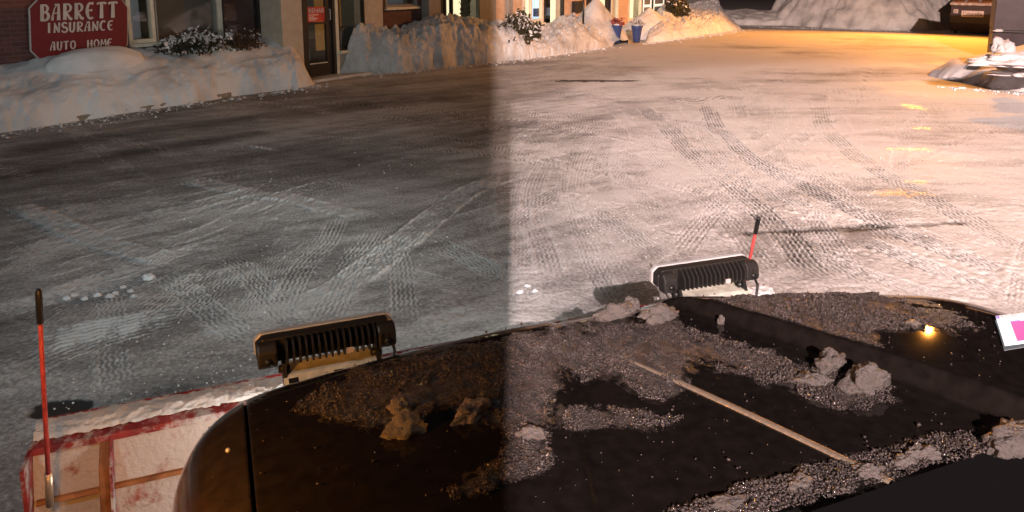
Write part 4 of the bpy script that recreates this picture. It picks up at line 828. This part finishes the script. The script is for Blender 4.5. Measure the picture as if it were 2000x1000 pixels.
# ------------------------------------------------------------------ plow lights (LED bars with cooling fins)
def light_bar(s0, label, yaw, glow_w):
    c = TRUCK(s0, 2.13, 1.13); e1 = Vector((math.cos(TH+yaw), math.sin(TH+yaw), 0)); e2 = Vector((-e1.y, e1.x, 0)); fr = Frame((c[0], c[1], 0), e1, e2)
    t = thing('light_bar', (c[0], c[1], 1.05), label, 'work light', 'light bars mounted over the plow'); z = 1.122; hl = .205; hh = .038
    body = [(-hl, z-hh+.018), (-hl+.02, z-hh), (hl-.02, z-hh), (hl, z-hh+.018), (hl, z+hh-.018), (hl-.02, z+hh), (-hl+.02, z+hh), (-hl, z+hh-.018)]
    hs_ = MB(fr).prism(body, .012, .05, 1).build('housing', M['housing'], t, bevel=.004)
    MB(fr).prism([(a*1.018, z+(q_-z)*1.07) for a, q_ in body], .0505, .072, 1).build('bezel', M['bezel'], t, bevel=.004)
    MB(fr).box(-hl+.02, hl-.02, .0722, .0745, z-hh+.012, z+hh-.012).build('lens', M['led'], t)
    m = MB(fr); nf = 17
    for i in range(nf):
        a = -hl+.085+i*(2*hl-.115)/(nf-1); m.prism([(.011, z-hh+.004), (-.030, z-hh+.006), (-.036, z-hh+.02), (-.034, z+.012), (-.010, z+hh-.004), (.011, z+hh-.002)], a-.0028, a+.0028, 0)
    f = m.build('cooling_fins', M['housing'], t)
    for sg_ in (-1, 1):
        a = sg_*(hl-.03); e_ = MB(fr).prism([(.011, z-hh+.002), (-.028, z-hh+.004), (-.034, z-hh+.02), (-.030, z+hh-.022), (-.012, z+hh-.004), (.011, z+hh-.002)], a-.028, a+.028, 0).build('end_cap', M['housing'], t, bevel=.006)
        e_b = MB(fr); e_b.tube([(a, -.030, z-.012), (a, -.040, z-.012)], .011, 10); e_b.build('bolt', M['black'], e_, True)
    # bracket: pale slotted tray on two dark lugs
    tr = MB(fr).prism([(-.075, 1.040), (-.030, 1.058), (.055, 1.058), (.055, 1.052), (-.028, 1.052), (-.075, 1.034)], -hl+.07, hl-.045, 0).build('bracket_tray', M['tray'], t, bevel=.001)
    for a in (-.11, .02):
        sl = MB(fr); sl.prism([(-.060, 1.0468), (-.052, 1.0500), (-.044, 1.0533), (-.044, 1.0545), (-.060, 1.0480)], a-.012, a+.016, 0)
        sl.build('slot', M['black'], tr)
    for a in (-hl+.075, hl-.06):
        l = MB(fr).prism([(-.05, 1.03), (.03, 1.03), (.024, z-hh+.006), (-.02, z-hh+.006)], a-.006, a+.006, 0).build('lug', M['black'], t)
        b_ = MB(fr); b_.tube([(a-.016, 0, 1.066), (a+.016, 0, 1.066)], .012, 10); b_.build('bolt', M['black'], l, True)
    w_ = MB(fr); sx = -hl+.05 if yaw > -.01 and s0 > 1 else hl-.01
    w_.tube([(sx, -.01, z-hh+.01), (sx, -.035, z-hh-.012), (sx-.015, -.05, z-hh-.045), (sx-.03, -.06, z-hh-.08)], .005, 7); w_.build('cable', M['black'], t, True)
    st_ = MB(fr); st_.box(-.05, .05, -.02, .05, .80, 1.033); st_.build('mount', M['black'], t, bevel=.006)
    MB(fr).box(hl-.155, hl-.135, -.041, -.036, z-hh+.014, z-hh+.03).build('maker_plate', M['label'], t)
    lamp('light_bar_glow', 'SPOT', fr(0, .10, z), glow_w, (.93, 1, .97), fr(-.6, 5, 1.0), .05, 84, .5)
    lamp('light_bar_beam', 'SPOT', fr(0, .10, z), glow_w*5, (.93, 1, .97), fr(0 if s0 < 1 else -1.5, 12, .7), .05, 46, 1)
    return t
light_bar(.262, 'finned light bar on the left with amber light on its end cap', .0, 70)
light_bar(1.645, 'finned black light bar on the right, bright rim along its top edge', -.05, 80)

# ------------------------------------------------------------------ plow
PLW = thing('snow_plow', (TRUCK(.9, 2.5, 0)[0], TRUCK(.9, 2.5, 0)[1], 0), 'red snow plow blade rimed with snow, carrying two red marker rods', 'snow plow')
S0, S1 = -.60, 2.30
prof = [(2.40, .16), (2.38, .30), (2.385, .45), (2.41, .60), (2.45, .70), (2.475, .765)]
nn = len(prof)
MB(TRUCK).prism([(t, z) for t, z in prof]+[(t+.02, z-.004) for t, z in prof[::-1]], S0, S1, 0).build('blade', M['plow_red'], PLW)
MB(TRUCK).prism([(2.462, .752), (2.466, .772), (2.60, .800), (2.60, .790), (2.49, .758)], S0-.003, S1+.003, 0).build('top_lip', M['plow_edge'], PLW, bevel=.002)
MB(TRUCK).box(S0-.012, S0-.001, 2.36, 2.52, .14, .77).build('end_plate', M['plow_edge'], PLW); MB(TRUCK).box(S1+.001, S1+.012, 2.36, 2.52, .14, .77).build('end_plate', M['plow_edge'], PLW)
for s_ in (-.395, .0, .55, 1.1, 1.65, 2.05):
    rb = MB(TRUCK).prism([(2.34, .14), (2.335, .5), (2.40, .70), (2.468, .757), (2.465, .74), (2.41, .60), (2.385, .45), (2.38, .2)], s_-.022, s_+.008, 0).build('rib', M['rust'], PLW, bevel=.003)
    MB(TRUCK).prism([(2.335, .14), (2.33, .5), (2.395, .705), (2.468, .764), (2.465, .745), (2.41, .60), (2.385, .45), (2.38, .2)], s_+.0085, s_+.016, 0).build('rib_edge', M['plow_edge'], rb)
MB(TRUCK).prism([(2.408, .618), (2.398, .622), (2.405, .632), (2.418, .632)], S0+.01, S1-.01, 0).build('weld_line', M['rust'], PLW)
MB(TRUCK).box(S0+.25, S1-.25, 2.22, 2.37, .40, .44).build('cross_beam', M['plow_red'], PLW, bevel=.01)
MB(TRUCK).box(S0+.1, S1-.1, 2.37, 2.41, .05, .16).build('cutting_edge', M['housing'], PLW)
m = MB(TRUCK); m.tube([(.35, 2.25, .42), (.8, 1.8, .42)], .05, 8); m.tube([(1.65, 2.25, .42), (1.2, 1.8, .42)], .05, 8); m.build('push_frame', M['black'], PLW, True)
# marker rods: unprojected at the heights of a blade guide
def marker(p0, p1, zb, zt, tl):
    x0, y0 = gp(*p0, zb); x1, y1 = gp(*p1, zt); a, b_ = Vector((x0, y0, zb)), Vector((x1, y1, zt)); d = b_-a
    r_ = MB().tube([tuple(a+d*u) for u in (0, .5, .84)], [.0068, .0062, .0058], 10).build('marker_rod', M['marker_red'], PLW, True)
    MB().tube([tuple(a+d*u) for u in (.835, .84, .985, 1.0)], [.006, .0085, .0085, .005], 10).build('grip', M['black'], r_, True)
    MB().tube([tuple(a-d*.16), tuple(a+d*.03)], .0105, 8).build('socket', M['chrome'], r_, True)
marker((95, 935), (75, 565), .78, 1.41, 0)
marker((1446, 590), (1482, 425), .80, 1.31, 0)
# ridge of snow along the top lip, and crusts inside the blade
t_ = np.linspace(S0, S1, 420); a_ = np.linspace(0, math.pi, 18); TT, AA = np.meshgrid(t_, a_, indexing='ij'); nz_ = fbm(TT*9, AA*1.5, 4, 70)
gap = .35+.65*sstep(.22, .34, fbm(TT*3.1, AA*0+2, 3, 71))
rt = 2.545+np.cos(AA)*-(.052+.02*(nz_-.5)); rz = .785+np.sin(AA)*(.004+.020*nz_)*gap+.012*lumps(TT*26, AA*3, 72)*np.sin(AA)+.014*(fbm(TT*60, AA*9, 3, 73)-.5)
V_ = np.stack([TE.x*TT+TF.x*rt, TE.y*TT+TF.y*rt, rz], -1).reshape(-1, 3)
o = link_mesh('snow_ridge', np_mesh('snow_ridge', V_, grid_faces(18, 420)), M['snow_dirty'], smooth=True); tag(o, 'ridge of packed snow lying along the top lip of the plow blade', 'snow')
for i, (px_, py_, z_, s_, lb) in enumerate(((290, 965, .47, .10, 'lumpy crust of snow low inside the blade, right of the first rib'), (215, 985, .45, .08, 'small crust of snow beside the first rib of the blade'), (345, 975, .45, .09, 'crust of snow beside the bonnet on the plow frame'))):
    x_, y_ = gp(px_, py_, z_); o = blob('snow_clump', (x_, y_, z_), (s_*1.5, s_, .05), M['snow_dirty'], .45, 4, 40+i, freq=2.4); tag(o, lb, 'snow')

# ------------------------------------------------------------------ ice on the bonnet
def inpoly(px, py, poly):
    r_ = np.zeros(px.shape, bool); n_ = len(poly); j = n_-1
    for i in range(n_):
        xi, yi = poly[i]; xj, yj = poly[j]
        c = ((yi > py) != (yj > py)) & (px < (xj-xi)*(py-yi)/((yj-yi) or 1e-9)+xi); r_ ^= c; j = i
    return r_
# outlines of the crust read off the photograph and laid on the bonnet
C1 = [(600, 780), (640, 752), (800, 700), (1000, 658), (1180, 630), (1300, 632), (1345, 645), (1500, 690), (1570, 722), (1560, 762), (1450, 745), (1340, 702), (1352, 738), (1290, 782), (1250, 780), (1205, 722), (1130, 748), (1085, 700), (1085, 850), (1075, 930), (900, 985), (850, 960), (960, 905), (990, 860), (870, 800), (760, 845), (640, 820), (560, 800)]
C2 = [(1335, 598), (1480, 575), (1700, 574), (1830, 608), (1935, 650), (1800, 640), (1700, 655), (1735, 690), (1620, 682), (1480, 645)]
C3 = [(1112, 790), (1180, 780), (1230, 805), (1330, 818), (1300, 832), (1200, 846), (1108, 850)]
C4 = [(1290, 1005), (1450, 945), (1600, 905), (1700, 888), (1850, 842), (2010, 822), (2010, 885), (1850, 905), (1760, 942), (1600, 968), (1450, 1012)]
C5 = [(1540, 742), (1600, 702), (1755, 755), (1740, 792), (1650, 802), (1555, 782)]
def ice_points(n_, polys, seed, thr=.40, sp=.0):
    rs = np.random.default_rng(seed); s = rs.uniform(-.1, 2.2, n_); t = rs.uniform(.95, 2.06, n_); z, r_ = body_z(s, t); ok = r_ < .93
    x = TE.x*s+TF.x*t; y = TE.y*s+TF.y*t; c, si = math.cos(PITCH), math.sin(PITCH); fw = y*c-(z-CH)*si; up = y*si+(z-CH)*c; px = 1000+F*x/fw; py = PY0-F*up/fw
    jx = px+60*(fbm(s*9, t*9, 3, 5)-.5); jy = py+36*(fbm(s*9, t*9, 3, 6)-.5)
    m = np.zeros(n_, bool)
    for P in polys: m |= inpoly(jx, jy, P)
    flow = fbm(s*14, t*3.2, 4, 12)*.42+fbm(s*46, t*30, 4, 14)*.58+.10*inpoly(px, py, polys[3]); off = np.abs(s-step_s(t)-.02) > .045
    m &= ok & (flow > thr+.10*rs.random(n_)) & off
    m |= (rs.random(n_) < sp) & ok & off
    return s[m], t[m], z[m], x[m], y[m], flow[m]
OV = np.array([[1, 0, 0], [-1, 0, 0], [0, 1, 0], [0, -1, 0], [0, 0, 1], [0, 0, -1]], float)
OF = np.array([[0, 2, 4], [2, 1, 4], [1, 3, 4], [3, 0, 4], [2, 0, 5], [1, 2, 5], [3, 1, 5], [0, 3, 5]])
def grains(x, y, z, size, seed, flat=.7):
    rs = np.random.default_rng(seed); n_ = len(x); Q = rs.normal(size=(n_, 3, 3)); Q, _ = np.linalg.qr(Q)
    base = OV[None]*rs.uniform(.6, 1.35, (n_, 6, 1)); V_ = np.einsum('nij,nkj->nki', Q, base)*size[:, None, None]; V_[..., 2] *= flat
    V_ += np.stack([x, y, z], -1)[:, None, :]; Fc = OF[None]+6*np.arange(n_)[:, None, None]
    return V_.reshape(-1, 3), Fc.reshape(-1, 3)
me = BON.data; co = np.empty(len(me.vertices)*3, np.float32); me.vertices.foreach_get('co', co); co = co.reshape(-1, 3)+np.array(OFF[TRK.name])
S_ = co[:, 0]*TE.x+co[:, 1]*TE.y; T_s = co[:, 0]*TF.x+co[:, 1]*TF.y; PX, PY_ = project(co[:, 0], co[:, 1], co[:, 2]); acc = np.zeros(len(co))
for k_ in range(16):
    jx = PX+70*(fbm(S_*9, T_s*9, 3, 5)-.5)+26*math.cos(k_*.39*2); jy = PY_+42*(fbm(S_*9, T_s*9, 3, 6)-.5)+15*math.sin(k_*.39*2)
    m_ = np.zeros(len(co), bool)
    for P in (C1, C2, C3, C4, C5): m_ |= inpoly(jx, jy, P)
    acc += m_/16.
acc *= sstep(.02, .06, np.abs(S_-step_s(T_s)-.02))
acc = .62*acc+.25*(fbm(S_*14, T_s*3.2, 4, 12)-.5)+.10*(fbm(S_*3, T_s*3, 3, 15)-.5)
a_ = me.attributes.new('slush', 'FLOAT', 'POINT'); a_.data.foreach_set('value', acc.astype(np.float32))
s, t, z, x, y, fl = ice_points(230000, [C1, C2, C3, C4, C5], 3, .385, .0035)
sz = rng.uniform(.0010, .0029, len(x))*np.where(rng.random(len(x)) < .06, 1.6, 1)*(.7+1.2*np.clip(fl-.42, 0, .4)/.2*.6)
V_, Fc = grains(x, y, z+sz*.45+rng.random(len(x))*.007*np.clip((fl-.42)*6, 0, 1), sz, 5)
o = link_mesh('ice_crust', np_mesh('ice_crust', V_, Fc), M['ice']); tag(o, 'glittering crust of ice grains frozen over the truck bonnet', 'ice', kind='stuff')
# sub-layer: frozen slush film beneath the grains of the rear strip and the ridges
CH_ = [(1205, 618, .062, .030, .030, 'left lump of the pair of brown ice humps at the front edge of the bonnet'), (1285, 622, .070, .030, .030, 'right hump of the pair at the front edge of the bonnet, beside the dark groove'),
       (1232, 604, .022, .016, .032, 'small upright ice spike between the two humps at the front of the bonnet'),
       (1622, 722, .040, .030, .038, 'pointed chunk of snow on the right of the bonnet, the farther of two'), (1690, 757, .058, .036, .046, 'largest snow chunk on the right of the bonnet, the nearer of two'), (1588, 745, .040, .024, .014, 'low icy lump to the left of the two white chunks'),
       (1408, 632, .010, .009, .018, 'tiny ice pillar standing in the dark groove'), (785, 800, .028, .022, .030, 'small brown snow lump above the wedge shaped one'), (790, 845, .046, .026, .030, 'wedge shaped brown snow lump on the left half of the bonnet'),
       (922, 812, .042, .024, .030, 'blocky brown snow slab near the middle of the bonnet'), (1040, 852, .030, .020, .014, 'small snow lump at the foot of the icy rectangle'), (1780, 635, .028, .018, .010, 'broken white ice flake near the lamp reflection'),
       (1765, 905, .026, .016, .014, 'icy lump in the rear strip right of the crease glint'), (1800, 892, .030, .018, .018, 'rounded grey lump in the rear strip of ice'), (1975, 868, .070, .034, .030, 'large pale mound in the rear strip at the right edge'),
       (1960, 938, .050, .035, .040, 'snow clump standing in for an orange glow on the dark cowl at the lower right'), (1700, 925, .030, .018, .012, 'flat icy lump at the end of the crease glint'), (1560, 948, .034, .018, .013, 'low icy lump in the rear strip left of the crease glint'), (1420, 985, .034, .018, .012, 'low icy lump at the bottom of the rear strip')]
for i, (px_, py_, sx, sy, sz_, lb) in enumerate(CH_):
    x, y, z, s, t = hood_pt(px_, py_)
    if 'cowl' in lb: x, y = gp(px_, py_, 1.09); z = 1.09  # this clump stands in for an orange glow reflected at the cowl
    o = blob('ice_chunk', (x, y, z+sz_*.30), (sx, sy, sz_), M['snow_wet'], .55, 4, i+1, freq=1.5, rot=TH+.3*math.sin(i*2.3), smooth=False if i in (9,) else True)
    tag(o, lb, 'ice chunk', 'chunks of frozen snow on the bonnet')
# glowing sheet standing in for a card reflected in the windscreen
x0, y0, z0, s0, t0 = hood_pt(1944, 622); x1, y1, z1, s1_, t1 = hood_pt(1962, 680)
cdt = thing('reflected_card', (x0, y0, z0), 'glowing sheet with a blue heading, standing in for a windscreen reflection', 'card')
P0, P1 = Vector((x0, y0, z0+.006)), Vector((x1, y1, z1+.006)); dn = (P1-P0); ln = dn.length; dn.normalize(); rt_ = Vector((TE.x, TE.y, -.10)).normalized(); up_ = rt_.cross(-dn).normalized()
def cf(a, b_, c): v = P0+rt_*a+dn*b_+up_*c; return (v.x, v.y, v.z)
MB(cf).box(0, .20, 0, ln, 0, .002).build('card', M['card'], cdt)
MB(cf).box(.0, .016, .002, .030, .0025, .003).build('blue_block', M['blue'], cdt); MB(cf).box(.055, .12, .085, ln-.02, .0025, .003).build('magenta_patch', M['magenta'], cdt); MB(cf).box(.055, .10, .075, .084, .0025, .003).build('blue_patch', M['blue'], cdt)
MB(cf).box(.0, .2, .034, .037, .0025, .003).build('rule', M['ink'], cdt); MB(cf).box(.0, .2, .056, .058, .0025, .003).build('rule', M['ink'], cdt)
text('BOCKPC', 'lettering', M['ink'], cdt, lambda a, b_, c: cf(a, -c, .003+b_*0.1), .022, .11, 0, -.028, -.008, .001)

# ------------------------------------------------------------------ loose crumbs of snow on the lot
n_ = 5200; px_ = rng.uniform(-40, 2040, n_); py_ = 130+rng.random(n_)**1.0*760; xy = np.array([gp(a, b_) for a, b_ in zip(px_, py_)])
x, y = xy[:, 0], xy[:, 1]; m = fbm(x*.9, y*.9, 3, 44) > .52
d1 = np.array([project(a, b_, 0) for a, b_ in zip(x, y)])
x, y = x[m], y[m]; sz = rng.uniform(.002, .008, len(x))*(1+y*.03)
cl = [gp(a, b_) for a, b_ in [(290, 545), (262, 580), (225, 575), (130, 585), (145, 578), (165, 585), (240, 562), (215, 580), (255, 570), (190, 578), (1030, 560), (1045, 570), (1015, 572)]]
bx = []; bs_ = []
for L_ in ([(-40, 268), (0, 262), (300, 217), (600, 172), (640, 165)], [(640, 152), (700, 148), (880, 133), (1000, 120), (1190, 93)], [(1256, 87), (1360, 73), (1452, 59)], [(1460, 52), (1840, 64)], [(1830, 170), (2010, 184)], [(640, 152), (625, 148), (600, 165)]):
    P = [np.array(gp(*q)) for q in L_]
    for a, b_ in zip(P[:-1], P[1:]):
        ln_ = np.linalg.norm(b_-a)
        for _ in range(int(ln_*70)):
            u = rng.random(); q = a+(b_-a)*u; nrm = np.array([b_[1]-a[1], a[0]-b_[0]])/ln_
            bx.append(q+nrm*(rng.exponential(.16)-.06)); bs_.append(min(.05, rng.exponential(.011)+.005))
bx = np.array(bx); x = np.concatenate([x, bx[:, 0]]); y = np.concatenate([y, bx[:, 1]]); sz = np.concatenate([sz, np.array(bs_)])
V_, Fc = grains(x, y, sz*.3, sz, 77, .8)
o = link_mesh('snow_crumbs', np_mesh('snow_crumbs', V_, Fc), M['snow']); tag(o, 'loose crumbs of snow scattered over the ploughed lot', 'snow', kind='stuff')
names = ['left of the row', 'in the middle of the row', 'towards the right of the row']
cl = [cl[0]]+sorted(cl[1:], key=lambda q: q[0]); ORD = ['leftmost', 'second', 'third', 'fourth', 'fifth', 'sixth', 'seventh', 'eighth', 'ninth', 'tenth', 'eleventh', 'twelfth']
for i, (a, b_) in enumerate(cl):
    s_ = .035 if i == 0 else random.uniform(.012, .024)
    o = blob('snow_clod', (a, b_, s_*.3), (s_*1.3, s_, s_*.8), M['snow'], .4, 3, 60+i); tag(o, 'largest clod of snow on the lot at left' if i == 0 else 'small white clod of snow, %s from the left of the loose row' % ORD[i-1] if i > 1 else 'small white clod of snow, leftmost of the loose row', 'snow clod', 'clods of snow on the lot' if i else None)
